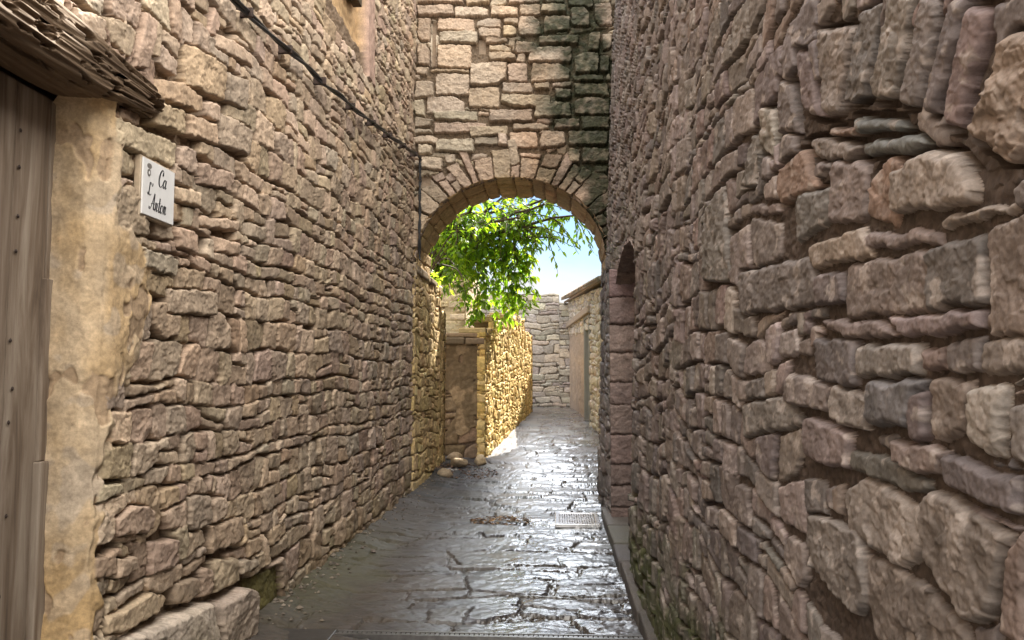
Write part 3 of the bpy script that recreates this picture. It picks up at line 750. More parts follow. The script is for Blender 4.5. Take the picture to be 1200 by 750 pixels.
# blocked doorway facing back down the lane
bd = empty('blocked_doorway', (-1.7, 14.05, .1), 'shaded doorway blocked with patchy plaster under a stone slab', 'doorway')
def blk(f):
    courses(f, -.1, 1.0, -.1, 2.4, .2, .4, [(.24, .17, .10), (.28, .20, .13)], prot=(-.01, .01), bevel=.05, tilt=.05)
    pt_ = fbm(f.U * 2.2, f.V * 1.6, 3, 5)
    m = (pt_ + .4 * (f.V - 1.0) > -.1)
    f.H = np.where(m, np.maximum(f.H, .0 + .01 * f.N2 + .008 * f.N1), f.H)
    k = sstep(.0, .35, fbm(f.U * 3 + 7, f.V * 2, 3, 8))[..., None]
    cc = np.array((.20, .145, .085)) * (1 - k) + np.array((.37, .27, .165)) * k
    f.col = np.where(m[..., None], cc * (1 + .15 * f.N2)[..., None], f.col)
inv(panel('infill', (-2.15, 14.06, .02), (1, 0, 0), (0, -1, 0), .80, 2.16, .012, M['stone_far'], bd, blk, 53, thick=.3)[0], bd)
lt = MB(); lt.box((-2.2, 13.93, 2.15), (-1.62, 14.4, 2.27), (.17, .13, .085)); lt.box((-1.61, 13.95, 2.15), (-1.27, 14.4, 2.26), (.24, .18, .12))
inv(lt.build('lintel', M['stone_far'], bd, bevel=.025), bd)
fl = MB(); fl.box((-2.2, 14.02, 2.27), (-1.3, 14.5, 2.36), (.3, .22, .14)); inv(fl.build('coping', M['stone_far'], bd, bevel=.03), bd)

# the golden wall running up the lane
yw = empty('garden_wall', (-1.0, 18, .3), 'golden sunlit rubble wall running up the lane beyond the arch', 'wall')
A = np.array((-1.28, 14.0)); B_ = np.array((-.70, 22.3)); dd = B_ - A; LW = np.linalg.norm(dd); dd /= LW
nn = np.array((dd[1], -dd[0], 0))
g0 = lambda u: gz(14 + u * dd[1])
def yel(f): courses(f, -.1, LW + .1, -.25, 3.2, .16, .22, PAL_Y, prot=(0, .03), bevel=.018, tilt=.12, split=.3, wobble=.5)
ytop = lambda u: np.interp(u, [0, .9, 1.0, 3.2, 3.3, 6.4, 6.5, 8.4], [2.36, 2.42, 2.62, 2.72, 2.92, 3.02, 2.72, 2.70]) + .03 * np.sin(u * 7) + .02 * np.sin(u * 17)
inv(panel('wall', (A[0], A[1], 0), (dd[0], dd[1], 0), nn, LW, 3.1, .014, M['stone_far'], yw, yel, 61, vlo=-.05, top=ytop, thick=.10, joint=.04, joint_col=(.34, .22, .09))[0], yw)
kb = MB(); q0 = A + dd * .2; q1 = B_ - dd * .02; n2 = nn[:2]
for k in range(12):
    a_, b2 = q0 + (q1 - q0) * k / 12, q0 + (q1 - q0) * (k + 1) / 12; um = .2 + (LW - .2) * (k + .5) / 12
    kb.prism([tuple(a_ - n2 * .45), tuple(b2 - n2 * .45), tuple(b2 - n2 * .07), tuple(a_ - n2 * .07)], -.05, float(min(ytop(np.array([um - .35]))[0], ytop(np.array([um + .35]))[0])) - .05, (.4, .28, .12))
inv(kb.build('masonry_core', M['stone_far'], yw), yw)
def yel2(f): courses(f, -.1, .7, -.25, 3.2, .17, .22, PAL_Y, prot=(0, .03))
inv(panel('wall_end', (A[0] - .12, A[1] - .0, 0), (1, 0, 0), (0, -1, 0), .13, 2.34, .014, M['stone_far'], yw, yel2, 62, thick=.02)[0], yw)
inv(panel('far_end', (B_[0] - .45, B_[1] + .01, .3), (1, 0, 0), (0, 1, 0), .46, 2.4, .03, M['stone_far'], yw, yel2, 63, thick=.02)[0], yw)
cap = MB(); uu0 = 0.0
while uu0 < LW - .2:
    l = rc.uniform(.15, .36); e = min(uu0 + l, LW); zt = float(ytop(np.array([(uu0 + e) / 2]))[0]); q0 = A + dd * (uu0 + .005); q1 = A + dd * e; n2 = nn[:2]
    o1 = rc.uniform(-.02, .03)
    cap.prism([tuple(q0 - n2 * .46), tuple(q1 - n2 * .46), tuple(q1 + n2 * o1), tuple(q0 + n2 * o1)], zt - .06, zt + rc.uniform(.0, .05), pick(rc, [(.46, .35, .18), (.40, .30, .16)])); uu0 = e
inv(cap.build('coping', M['stone_far'], yw, bevel=.02), yw)

# pale house behind the left wall
bh = empty('pale_house', (-3.2, 19, 0), 'pale cream stone house partly hidden behind the leaves', 'house')
pal_b = [(.52, .43, .29), (.48, .39, .26), (.56, .47, .33)]
def pb(f): courses(f, -.1, 4.2, -.1, 4.5, .17, .42, pal_b, prot=(0, .02), bevel=.02, tilt=.05, split=.1, wobble=.15)
inv(panel('wall', (-6.2, 19, 0), (1, 0, 0), (0, -1, 0), 4.0, 4.25, .02, M['stone_far'], bh, pb, 71, thick=.5, joint=.03, joint_col=(.28, .21, .14))[0], bh)
inv(panel('side_wall', (-2.2, 19, 0), (0, 1, 0), (1, 0, 0), 4.0, 4.25, .03, M['stone_far'], bh, pb, 72, thick=.5, joint=.03, joint_col=(.28, .21, .14))[0], bh)
q = MB(); q.box((-6.1, 19.1, 4.1), (-2.3, 23, 4.24)); inv(q.build('roof', M['core'], bh), bh)

# far wall closing the view
fw = empty('boundary_wall', (-1, 25, .6), 'grey coursed stone wall closing the lane in the distance', 'wall')
def fwl(f): courses(f, -.1, 3.0, -.1, 4.4, .23, .5, PAL_F, prot=(0, .03), bevel=.025, tilt=.06, split=.12, wobble=.15, hvar=(.7, 1.3))
ft = lambda u: np.where(u < 2.75, 4.16, 3.9) + .02 * np.sin(u * 8)
inv(panel('wall', (-2.65, 25, .0), (1, 0, 0), (0, -1, 0), 3.15, 4.3, .016, M['stone_far'], fw, fwl, 73, vlo=.4, top=ft, thick=.5, joint=.035, joint_col=(.17, .155, .145))[0], fw)
# far house with tiled eave and doorway
fh = empty('tiled_house', (.8, 20, .5), 'small stone house with clay roof tiles and a grey doorway, beyond the arch', 'house')
PA = np.array((.40, 24.95)); PB = np.array((1.06, 15.6)); d2 = PB - PA; LH = np.linalg.norm(d2); d2 /= LH; n2 = np.array((d2[1], -d2[0], 0))
def fhw(f):
    pal = [(.46, .44, .42), (.50, .47, .44), (.42, .40, .385)]
    courses(f, -.1, LH + .1, -.1, 4.1, .2, .3, pal, prot=(0, .04), bevel=.04, tilt=.15, split=.3)
    pm = (f.U < 4.75) & (f.V < 3.0 + .12 * f.N1)
    f.H = np.where(pm, -.01 + .012 * f.N1 + .006 * f.N2, f.H)
    k = sstep(-.2, .3, fbm(f.U * .8, f.V * 1.2, 3, 12))[..., None]
    f.col = np.where(pm[..., None], (np.array((.36, .30, .26)) * (1 - k) + np.array((.42, .34, .28)) * k) * (1 + .1 * f.N2)[..., None], f.col)
    op = (f.U > 4.75) & (f.U < 5.75) & (f.V < 3.05)
    f.H = np.where(op, -.35, f.H)
htop = lambda u: 3.93 - .055 * u
inv(panel('wall', (PA[0], PA[1], .0), (d2[0], d2[1], 0), n2, LH, 4.1, .02, M['stone_far'], fh, fhw, 74, vlo=.2, top=htop, thick=.8)[0], fh)
# doorway: frame and leaf
def onfh(u, off, z): p = PA + d2 * u + n2[:2] * off; return (p[0], p[1], z)
def fhbox(mb, u0, u1, o0, o1, z0, z1, col=None):
    P4 = [onfh(u0, o0, 0)[:2], onfh(u1, o0, 0)[:2], onfh(u1, o1, 0)[:2], onfh(u0, o1, 0)[:2]]
    mb.prism(P4, z0, z1, col)
dr = MB(); fhbox(dr, 4.76, 5.74, -.26, -.21, .3, 2.98); dro = inv(dr.build('door', M['greydoor'], fh, bevel=.01), fh)
df = MB(); fhbox(df, 4.62, 4.78, -.2, .03, .25, 3.0); fhbox(df, 5.72, 5.86, -.2, .03, .25, 3.0); fhbox(df, 4.62, 5.86, -.2, .035, 3.0, 3.08); inv(df.build('door_frame', M['greydoor'], fh, bevel=.01), fh)
ll = MB(); fhbox(ll, .0, 6.1, -.1, .10, 3.09, 3.26, (.33, .28, .24)); inv(ll.build('lintel', M['stone_far'], fh, bevel=.02), fh)
# eave tiles, one mesh of barrel tiles in three rows
tl = MB(); rt = random.Random(9)
u = -.2
while u < LH:
    for row in range(3):
        off = .22 - row * .32; zt = float(htop(np.array([u]))[0]) + .04 + row * .10
        n = 6; vs = []; fs = []
        for e, (oo, zz, rr2) in enumerate(((off, zt, .10), (off - .40, zt + .125, .08))):
            for k in range(n + 1):
                a = math.pi * k / n; vs.append(onfh(u + rr2 * math.cos(a) + rt.uniform(-.01, .01), oo, zz + rr2 * math.sin(a) * .9))
        for k in range(n): fs.append((k, k + 1, n + 2 + k, n + 1 + k))
        off_ = len(vs)
        for e in (0, 1):
            pass
        tl.add(vs, fs, pick(rt, [(.36, .29, .24), (.30, .25, .21), (.40, .31, .24), (.26, .24, .20)]))
    u += .2
ro = tl.build('roof_tiles', M['tile'], fh); inv(ro, fh)
sm = ro.modifiers.new('s', 'SOLIDIFY'); sm.thickness = .018
rb = MB(); rb.add([onfh(-.2, .15, 3.93), onfh(LH, .15, 3.53), onfh(LH, -1.2, 3.95), onfh(-.2, -1.2, 4.35)], [(0, 1, 2, 3)]); q_ = rb.build('roof', M['core'], fh); inv(q_, fh); q_.modifiers.new('s', 'SOLIDIFY').thickness = .05
# added house past the arch, out of view, placed to block sun from the left wall
nh = empty('sun_block_house', (1.5, 13.5, 0), 'added unseen house past the arch that keeps sun off the left wall', 'house')
def nhw(f): courses(f, -.1, 11, -.1, 8.2, .2, .3, PAL_R, prot=(0, .03))
NA = np.array((1.46, 20.9)); NB = np.array((.80, YB + .02)); nd_ = NB - NA; NL = np.linalg.norm(nd_); nd_ /= NL
inv(panel('wall', (NA[0], NA[1], -.05), (nd_[0], nd_[1], 0), (nd_[1], -nd_[0], 0), NL, 8.0, .04, M['stone_right'], nh, nhw, 75, thick=.4)[0], nh)
q = MB(); q.prism([(1.0, YB + .02), (4.5, YB + .02), (4.5, 20.85), (1.68, 20.85)], 0, 12); inv(q.build('masonry_core', M['core'], nh), nh)  # unseen bulk, made tall enough to stop the sun

# ================================================================== LANE
xs = np.linspace(0, 1, 430)
yl = np.concatenate([np.linspace(-4, 4.0, 60, endpoint=False), 1 / np.linspace(1 / 4.0, 1 / 26.5, 560)])
xl_ = np.interp(yl, [0, 13.3, 14.2, 15, 30], [-2.25, -2.3, -3.2, -3.2, -3.2]); xh_ = np.interp(yl, [0, 11.4, 12.5, 16, 30], [.95, .95, .95, 2.5, 2.6])
X = xl_[:, None] + (xh_ - xl_)[:, None] * xs; Y = np.broadcast_to(yl[:, None], X.shape) + 0.0
f = Field(X, Y, 91, joint=.009, joint_col=(.05, .043, .035), warp=1.8, gap=.006, rough=.35)
pal_g = [(.055, .054, .056), (.044, .044, .048), (.066, .063, .061), (.04, .041, .046), (.058, .053, .05)]
courses(f, -3.4, 2.8, -4, 26.6, .36, .62, pal_g, prot=(-.003, .005), bevel=.02, tilt=.035, split=.12, wobble=.4, hvar=(.5, 1.5))
rid = 1 - np.abs(fbm(X * 2.6, Y * 4.0, 4, 14, .55)); rid2 = fbm(X * 7, Y * 9, 4, 17, .6)
H = f.H + .005 * (rid - .6) + .0025 * rid2 + .007 * chips(X * 3.4, Y * 5.2, 15) + .003 * chips(X * 11, Y * 15, 16) + .012 * perlin(X * 1.1, Y * .9, 19)
left_rise = .06 * sstep(-1.45, -1.95, X) + .03 * sstep(-1.2, -1.8, X) * perlin(X * 3, Y * 2.2, 23)
dishx = .02 * ((X + .2) / 1.2) ** 2
ZG = gz(Y) + H * 1.0 + left_rise + dishx - .012
dirt = sstep(-.5, -1.3, X + .35 * fbm(X * 1.2, Y * .8, 3, 29))[..., None] * .75 * sstep(11, 9, Y)[..., None]
f.col = f.col * (1 - dirt) + np.array((.062, .048, .036)) * (1 + .25 * f.N2)[..., None] * dirt
green = (sstep(-1.2, -1.7, X + .2 * f.N1) * sstep(9, 6.5, Y) * sstep(4.5, 6, Y))[..., None] * .4
f.col = f.col * (1 - green) + np.array((.085, .088, .04)) * green
pale = sstep(12.5, 16, Y)[..., None]  # lane colour raised past the arch in place of reflected brightness
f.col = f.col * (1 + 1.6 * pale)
def lane_mat():
    m, t, N, L, B = nt('wet_flagstones')
    at = N.new('ShaderNodeAttribute'); at.attribute_name = 'col'
    v = objco(t)
    n1 = noise(t, 2.2, 6, .6, v); n2 = noise(t, 30, 8, .7, v)
    c = mixc(t, 1, at.outputs['Color'], ramp(t, n2, [(.3, (.7, .7, .7)), (.7, (1.3, 1.3, 1.3))]), 'MULTIPLY')
    L.new(c, B.inputs['Base Color'])
    sx = N.new('ShaderNodeSeparateXYZ'); L.new(v, sx.inputs[0])
    dry = mathn(t, 'MULTIPLY', mathn(t, 'SUBTRACT', -.35, sx.outputs[0]), 1.0)      # drier along the left wall
    dry = mathn(t, 'MAXIMUM', mathn(t, 'MINIMUM', dry, 1.0), 0.0)
    r = mathn(t, 'ADD', mathn(t, 'MULTIPLY', n1, .30), mathn(t, 'MULTIPLY', n2, .12))
    r = mathn(t, 'ADD', mathn(t, 'ADD', r, .07), mathn(t, 'MULTIPLY', dry, .36))
    L.new(r, B.inputs['Roughness'])
    L.new(mathn(t, 'SUBTRACT', .9, mathn(t, 'MULTIPLY', dry, .65)), B.inputs['Specular IOR Level'])
    b = N.new('ShaderNodeBump'); b.inputs['Strength'].default_value = .22; b.inputs['Distance'].default_value = .006
    L.new(noise(t, 26, 9, .68, v, .4), b.inputs['Height']); L.new(b.outputs[0], B.inputs['Normal'])
    return m
M['lane'] = lane_mat()
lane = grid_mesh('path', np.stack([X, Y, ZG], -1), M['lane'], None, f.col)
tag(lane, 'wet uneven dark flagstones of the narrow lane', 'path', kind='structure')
g = MB(); g.add([(-400, -400, -.12), (400, -400, -.12), (400, 600, -.12), (-400, 600, -.12)], [(0, 1, 2, 3)], (.2, .17, .13))
tag(g.build('ground', M['stone_far']), 'earth ground around the houses', 'ground', kind='structure')
def ground_z(x, y):
    j = int(np.argmin(np.abs(yl - y))); return float(np.interp(x, X[j], ZG[j]))

# ================================================================== SMALL THINGS
# name plaque on the left wall
plq = empty('name_plaque', (XL + PLX + .004, 3.46, 2.335), 'white ceramic name plaque with black script letters on the left wall', 'plaque')
PW, PH = .30, .262
q = MB(); q.box((-.03, -.008, -.008), (.0, PW + .008, PH + .008)); q.build('backing', M['edge'], plq, bevel=.003)
q = MB(); q.box((.0, 0, 0), (.008, PW, PH)); q.build('plate', M['white'], plq, bevel=.003)
def catmull(p, n=8):
    p = [np.array(a, float) for a in p]; p = [2 * p[0] - p[1]] + p + [2 * p[-1] - p[-2]]; out = []
    for i in range(1, len(p) - 2):
        for k in range(n):
            t = k / n
            out.append(.5 * ((2 * p[i]) + (-p[i - 1] + p[i + 1]) * t + (2 * p[i - 1] - 5 * p[i] + 4 * p[i + 1] - p[i + 2]) * t * t + (-p[i - 1] + 3 * p[i] - 3 * p[i + 1] + p[i + 2]) * t ** 3))
    out.append(p[-2]); return out
GL = {
 'C': ([[(.95, 1.55), (.85, 1.9), (.6, 2.0), (.25, 1.6), (.05, .8), (.2, .15), (.55, 0), (.95, .4)], [(.95, 1.55), (.75, 1.4), (.8, 1.75)]], 1.0),
 'a': ([[(.6, .85), (.35, 1.0), (.08, .6), (.12, .08), (.35, .1), (.62, .9)], [(.65, 1.0), (.55, .3), (.62, .02), (.8, .2)]], .85),
 'L': ([[(.75, 1.6), (.7, 2.0), (.42, 1.9), (.38, 1.2), (.3, .3), (.1, .02), (-.1, .2), (.1, .35), (.5, .1), (.8, .0), (1.0, .25)]], 1.05),
 "'": ([[(.15, 2.0), (.18, 1.75), (.05, 1.5)]], .35),
 'A': ([[(-.1, .3), (-.05, .02), (.25, .2), (.6, 1.2), (.85, 2.0), (.85, 1.0), (.9, .1), (1.1, .15)], [(.25, .7), (.6, .75), (1.05, .7)]], 1.15),
 'n': ([[(.05, .85), (.18, 1.0), (.16, .5), (.08, 0)], [(.12, .5), (.35, .95), (.5, .85), (.46, .2), (.55, .0), (.72, .2)]], .74),
 't': ([[(.3, 1.7), (.22, .8), (.2, .15), (.35, .0), (.5, .2)], [(.0, 1.05), (.25, 1.05), (.52, 1.12)]], .52),
 'o': ([[(.4, .98), (.15, .8), (.08, .3), (.28, .0), (.55, .3), (.58, .75), (.4, .98)], ], .70),
}
def write(mb, text, y0, z0, xh, sl=.3):
    y = y0
    for ch in text:
        strokes, adv = GL[ch]
        for s0 in strokes:
            pp = catmull(s0)
            nib = np.array((.075, .05)) * xh
            L_ = [np.array((y + xh * (a + sl * b_ * .5), z0 + xh * b_)) for a, b_ in pp]
            for k in range(len(L_) - 1):
                a, b_ = L_[k], L_[k + 1]; t = b_ - a; t /= (np.linalg.norm(t) + 1e-9); nrm = np.array((-t[1], t[0]))
                wd = .035 * xh + .07 * xh * max(0, -t[1])
                c4 = [a - nrm * wd, b_ - nrm * wd, b_ + nrm * wd, a + nrm * wd]
                mb.add([(.0082, *p) for p in c4] + [(.0096, *p) for p in c4], [(4, 5, 6, 7), (0, 1, 5, 4), (1, 2, 6, 5), (2, 3, 7, 6), (3, 0, 4, 7)])
        y += adv * xh
for tx, y_, z_, h_ in (('Ca', .140, .158, .042), ("L'", .045, .098, .030), ('Anton', .065, .034, .040)):
    lt_ = MB(); write(lt_, tx, y_, z_, h_); lt_.build('lettering', M['ink'], plq)
em = MB()
for (cy, cz, a, b_) in ((.055, .232, .020, .012), (.052, .200, .015, .017)):
    n = 20; vs = []
    for rr2, xx in ((1, .0085), (1, .010)):
        vs += [(xx, cy + rr2 * a * math.cos(6.283 * k / n), cz + rr2 * b_ * math.sin(6.283 * k / n)) for k in range(n)]
    em.add(vs, [tuple(range(n, 2 * n))] + [(k, (k + 1) % n, n + (k + 1) % n, n + k) for k in range(n)])
em.build('emblem', plain_mat('grey_glaze', (.16, .15, .14), .3), plq)
em2 = MB(); n = 16; em2.add([(.0104, .052 + .007 * math.cos(6.283 * k / n), .200 + .008 * math.sin(6.283 * k / n)) for k in range(n)], [tuple(range(n))]); em2.build('emblem_centre', M['white'], plq)

# cable along the left wall
cab = empty('cable', (XL, 8, 4), 'black cable sagging along the left house wall and down beside the arch', 'cable')
cp_ = [(-2, 3.45), (2, 3.58), (4.28, 3.735), (5.5, 3.855), (6.4, 3.95), (7.48, 4.09), (8.9, 4.30), (10.3, 4.51), (10.40, 4.46), (10.40, 4.2), (10.41, 3.9), (10.40, 3.55), (10.41, 3.15)]
cc = catmull([(a, b_) for a, b_ in cp_], 14)
cmb = MB(); rcb = random.Random(2)
def cpt(p, i, o, ph): return (XL + .075 + o * math.cos(i * .35 + ph) + .008 * math.sin(p[0] * 5), p[0] + (o * math.cos(i * .3) if p[0] > 10.35 else 0), p[1] + .006 * math.sin(p[0] * 7) + o * math.sin(i * .35 + ph))
for ph in (0, 3.14): cmb.tube([cpt(p, i, .011, ph) for i, p in enumerate(cc)], .0115, 8)
inv(cmb.build('wire', M['black'], cab, True), cab)
for yv in (3.4, 4.5, 5.2, 6.0, 6.9, 7.7, 8.5, 9.3, 10.1):
    zv = float(np.interp(yv, [p[0] for p in cp_[:8]], [p[1] for p in cp_[:8]]))
    k = MB(); k.box((XL + .0, yv - .012, zv - .028), (XL + .102, yv + .012, zv + .03)); inv(k.build('clip', M['iron'], cab, bevel=.004), cab)

# leaf pile on the lane
def lump_leaves(name, cx, cy, rx, ry, n, cols, size, seed, h=.05):
    rg = random.Random(seed); mb = MB()
    for _ in range(n):
        a = rg.uniform(0, 6.283); r = math.sqrt(rg.random()); x, y = cx + rx * r * math.cos(a), cy + ry * r * math.sin(a)
        z = ground_z(x, y) + .006 + h * (1 - r) * rg.random(); t = rg.uniform(0, 6.283); s = size * rg.uniform(.6, 1.3)
        up = rg.uniform(-.3, .5)
        ax = np.array((math.cos(t), math.sin(t), rg.uniform(-.3, .3))); bx = np.array((-math.sin(t), math.cos(t), up)) * .5
        p = np.array((x, y, z)); curl = np.array((0, 0, s * .25))
        mb.add([p - ax * s, p + bx * s * .8 + curl, p + ax * s, p - bx * s * .8 + curl * .6], [(0, 1, 2), (0, 2, 3)], pick(rg, cols, .3))
    return mb.build(name, M['leafdead'])
M['leafdead'] = stone_mat('dead_leaves', .8, 1.2, .1, 60, (.35, .6), .4)
brown = [(.22, .12, .05), (.15, .085, .04), (.28, .17, .07), (.10, .06, .03)]
tag(lump_leaves('leaf_pile', -.62, 8.85, .34, .22, 260, brown, .028, 4, .06), 'small heap of wet brown fallen leaves in the middle of the lane', 'leaf pile')
o = lump_leaves('leaf_litter', -1.45, 12.7, .5, .7, 320, [(.12, .055, .03), (.16, .08, .04), (.09, .05, .03)], .03, 6, .03); tag(o, 'scattered dark red-brown leaves at the foot of the walls past the arch', 'leaves', kind='stuff')
# tumbled stones by the blocked doorway
def rock(name, x, y, s, col, seed, label):
    rg = np.random.RandomState(seed)
    a = np.linspace(0, math.pi, 14); b_ = np.linspace(0, 2 * math.pi, 25)
    A_, B2 = np.meshgrid(a, b_, indexing='ij')
    D = np.stack([np.sin(A_) * np.cos(B2), np.sin(A_) * np.sin(B2), np.cos(A_)], -1)
    r = np.full(A_.shape, 9.0)
    for _ in range(16):
        n_ = rg.randn(3); n_ /= np.linalg.norm(n_); dt = np.maximum(D @ n_, .05); r = np.minimum(r, rg.uniform(.72, 1.0) / dt)
    r = np.minimum(r, 1.25)
    P = D * r[..., None] * np.array(s)
    P = np.stack([P[..., 0], P[..., 1], P[..., 2]], -1)
    z0 = ground_z(x, y)
    o = grid_mesh(name, P, M['stone_far'], None, np.ones(P.shape) * np.array(col), None, True)
    o.location = (x, y, z0 + s[2] * .55); o.rotation_euler = (0, 0, rg.rand() * 6)
    return tag(o, label, 'stone', 'stones fallen at the foot of the walls')
rock('loose_stone', -1.62, 13.1, (.2, .14, .09), (.40, .31, .21), 1, 'largest pale fallen stone lying before the blocked doorway')
rock('loose_stone', -1.30, 13.55, (.14, .12, .09), (.44, .34, .22), 2, 'pale fallen stone against the corner of the golden wall')
rock('loose_stone', -1.75, 13.62, (.15, .11, .08), (.36, .27, .18), 3, 'small brownish stone tucked deepest into the blocked doorway')
rock('loose_stone', -1.72, 12.2, (.13, .1, .07), (.33, .26, .18), 4, 'rounded stone lying at the foot of the garden wall')
gv = MB(); rg_ = random.Random(77)
for _ in range(260):
    y = 5.0 + 8.3 * rg_.random() ** 1.4; x = -1.90 + abs(rg_.gauss(0, .13)); sz = rg_.uniform(.006, .022) * (1.6 if rg_.random() < .08 else 1)
    z = ground_z(x, y) + sz * .25; a = rg_.uniform(0, 6.28)
    vs = []
    for (ux, uy, uz) in ((1, 0, 0), (.3, .8, .1), (-.7, .6, 0), (-.9, -.3, .1), (-.2, -.9, 0), (.7, -.6, .05), (.1, .1, .7), (0, 0, -.6)):
        k = sz * rg_.uniform(.75, 1.2); vs.append((x + k * (ux * math.cos(a) - uy * math.sin(a)), y + k * (ux * math.sin(a) + uy * math.cos(a)), z + k * uz))
    gv.add(vs, [(i, (i + 1) % 6, 6) for i in range(6)] + [((i + 1) % 6, i, 7) for i in range(6)], pick(rg_, [(.17, .14, .11), (.12, .10, .08), (.24, .20, .16)], .3))
tag(gv.build('gravel', M['stone_far']), 'grit and chips of stone gathered along the foot of the brown house', 'gravel', kind='stuff')
# drain cover with bars, bright in the wet
dg = empty('drain_grate', (.22, 8.95, 0), 'rectangular steel drain grate sunk in the lane beside the doorstep', 'drain')
zg = .022
q = MB(); x0, x1, y0_, y1_ = -.02, .46, 8.55, 9.3
for a, bb in (((x0, y0_, zg - .03), (x1, y0_ + .05, zg + .006)), ((x0, y1_ - .05, zg - .03), (x1, y1_, zg + .006)), ((x0, y0_ + .05, zg - .03), (x0 + .05, y1_ - .05, zg + .006)), ((x1 - .05, y0_ + .05, zg - .03), (x1, y1_ - .05, zg + .006))): q.box(a, bb)
inv(q.build('frame', M['steel'], dg, bevel=.004), dg)
q = MB()
for k in range(14): q.box((x0 + .056 + k * .0265, y0_ + .05, zg - .02), (x0 + .074 + k * .0265, y1_ - .05, zg + .002))
q.box((x0 + .05, y0_ + .3, zg - .026), (x1 - .05, y0_ + .34, zg - .004))
inv(q.build('bars', M['steel'], dg), dg)
# iron plate and slot drain across the lane at the bottom of the view
cd = empty('channel_drain', (-.6, 4.95, 0), 'narrow slotted channel drain crossing the lane near the viewer', 'drain')
q = MB()
for k in range(62):
    xa = -1.35 + k * .0302; q.box((xa, 4.925, -.01), (xa + .022, 4.965, .020))
q.box((-1.36, 4.905, -.02), (.53, 4.924, .024)); q.box((-1.36, 4.966, -.02), (.53, 4.985, .024))
inv(q.build('grating', plain_mat('worn_grating', (.16, .155, .15), .35, .6), cd), cd)
pt = MB(); pt.box((-1.93, 4.62, -.02), (-1.37, 5.0, .022)); tag(pt.build('drain_cover', M['darksteel'], bevel=.006), 'dark flat metal cover at the left end of the channel drain', 'drain cover')

# ================================================================== TREE
tree = empty('tree', (-3.1, 16.4, .2), 'leafy green tree leaning over the golden wall and filling the arch', 'tree')
rt = random.Random(12)
def leaf_mat():
    m, t, N, L, B = nt('tree_leaf')
    at = N.new('ShaderNodeAttribute'); at.attribute_name = 'col'
    L.new(at.outputs['Color'], B.inputs['Base Color']); B.inputs['Roughness'].default_value = .38; B.inputs['Specular IOR Level'].default_value = .4
    tr = N.new('ShaderNodeBsdfTranslucent')
    c = mixc(t, 1, at.outputs['Color'], (5.2, 4.6, 1.5), 'MULTIPLY'); L.new(c, tr.inputs['Color'])
    mx = N.new('ShaderNodeMixShader'); mx.inputs[0].default_value = .6
    L.new(B.outputs[0], mx.inputs[1]); L.new(tr.outputs[0], mx.inputs[2]); L.new(mx.outputs[0], N['Material Output'].inputs['Surface'])
    return m
M['leaf'] = leaf_mat()
T0 = np.array((-3.1, 16.4, .2))
trunk = MB()
trunk.tube([T0, T0 + (.05, -.1, 1.2), T0 + (.25, -.25, 2.4), T0 + (.4, -.4, 3.2)], [.19, .16, .135, .11], 10)
limbs = MB(); tips = []
fork = T0 + np.array((.4, -.4, 3.2))
def curve(a, b_, sag, n=9, w=.06):
    a, b_ = np.array(a, float), np.array(b_, float)
    return [a + (b_ - a) * t + np.array((rt.uniform(-w, w), rt.uniform(-w, w), sag * math.sin(math.pi * t) + rt.uniform(-w, w) * .6)) for t in np.linspace(0, 1, n)]
targets = [(-.9, 15.6, 5.0), (-.2, 15.2, 4.9), (.35, 15.4, 4.7), (-1.4, 14.9, 4.9), (-.6, 16.4, 5.6), (-2.2, 15.4, 5.2), (-1.9, 17.2, 5.9), (-3.9, 16.2, 5.6), (-3.4, 15.0, 5.2), (-2.6, 18, 5.4), (-1.2, 15.9, 4.1), (-1.7, 15.2, 3.9), (.1, 16.2, 5.3), (-.3, 15.2, 4.5), (-.15, 15.6, 4.35), (-.7, 15.0, 4.6), (-1.9, 14.8, 4.6), (-1.5, 14.7, 4.35), (-1.7, 15.3, 4.75)]
for tg in targets:
    p = curve(fork, tg, .35); limbs.tube(p, list(np.linspace(.065, .018, len(p))), 6)
    for i in range(2, len(p)):
        for _ in range(5 if i > 3 else 2):
            d_ = np.array((rt.uniform(-1, 1), rt.uniform(-1, 1), rt.uniform(-.9, .45))); d_ /= np.linalg.norm(d_)
            l = rt.uniform(.35, .8)
            q = [p[i] + d_ * l * t + np.array((0, 0, -.25 * l * t * t)) for t in np.linspace(0, 1, 5)]
            limbs.tube(q, list(np.linspace(.012, .004, 5)), 4); tips.append(q)
# hanging sprays low on the left, and the thin sprig by the right side of the opening
for a, b_ in (((-2.0, 14.9, 4.5), (-1.95, 14.7, 3.3)), ((-1.85, 14.6, 4.4), (-1.8, 14.4, 3.5)), ((-1.4, 15.2, 4.4), (-1.35, 15.0, 3.0)), ((-1.1, 15.3, 4.3), (-1.0, 15.2, 3.2)), ((-1.7, 15.2, 4.3), (-1.75, 14.9, 3.0)), ((-.9, 15.6, 4.3), (-.75, 15.5, 3.1)), ((-1.3, 15.6, 4), (-1.1, 15.4, 2.75)), ((-1.0, 15.4, 4.4), (-.9, 15.0, 2.9)), ((-1.5, 15.0, 4.2), (-1.5, 14.8, 2.65)), ((-.6, 15.6, 4.5), (-.5, 15.5, 3.4)), ((-.8, 15.3, 4.4), (-.72, 15.1, 2.95))):
    p = curve(a, b_, .0, 8, .04); limbs.tube(p, list(np.linspace(.014, .004, 8)), 4)
    for i in range(1, 8):
        for _ in range(3):
            d_ = np.array((rt.uniform(-1, 1), rt.uniform(-1, 1), rt.uniform(-.8, .2))); d_ /= np.linalg.norm(d_); l = rt.uniform(.15, .4)
            tips.append([p[i] + d_ * l * t + np.array((0, 0, -.2 * l * t * t)) for t in np.linspace(0, 1, 4)])
p = curve((.35, 15.4, 4.7), (.74, 15.2, 3.95), .1, 8, .03); limbs.tube(p, list(np.linspace(.012, .004, 8)), 4); tips.append(p[4:])
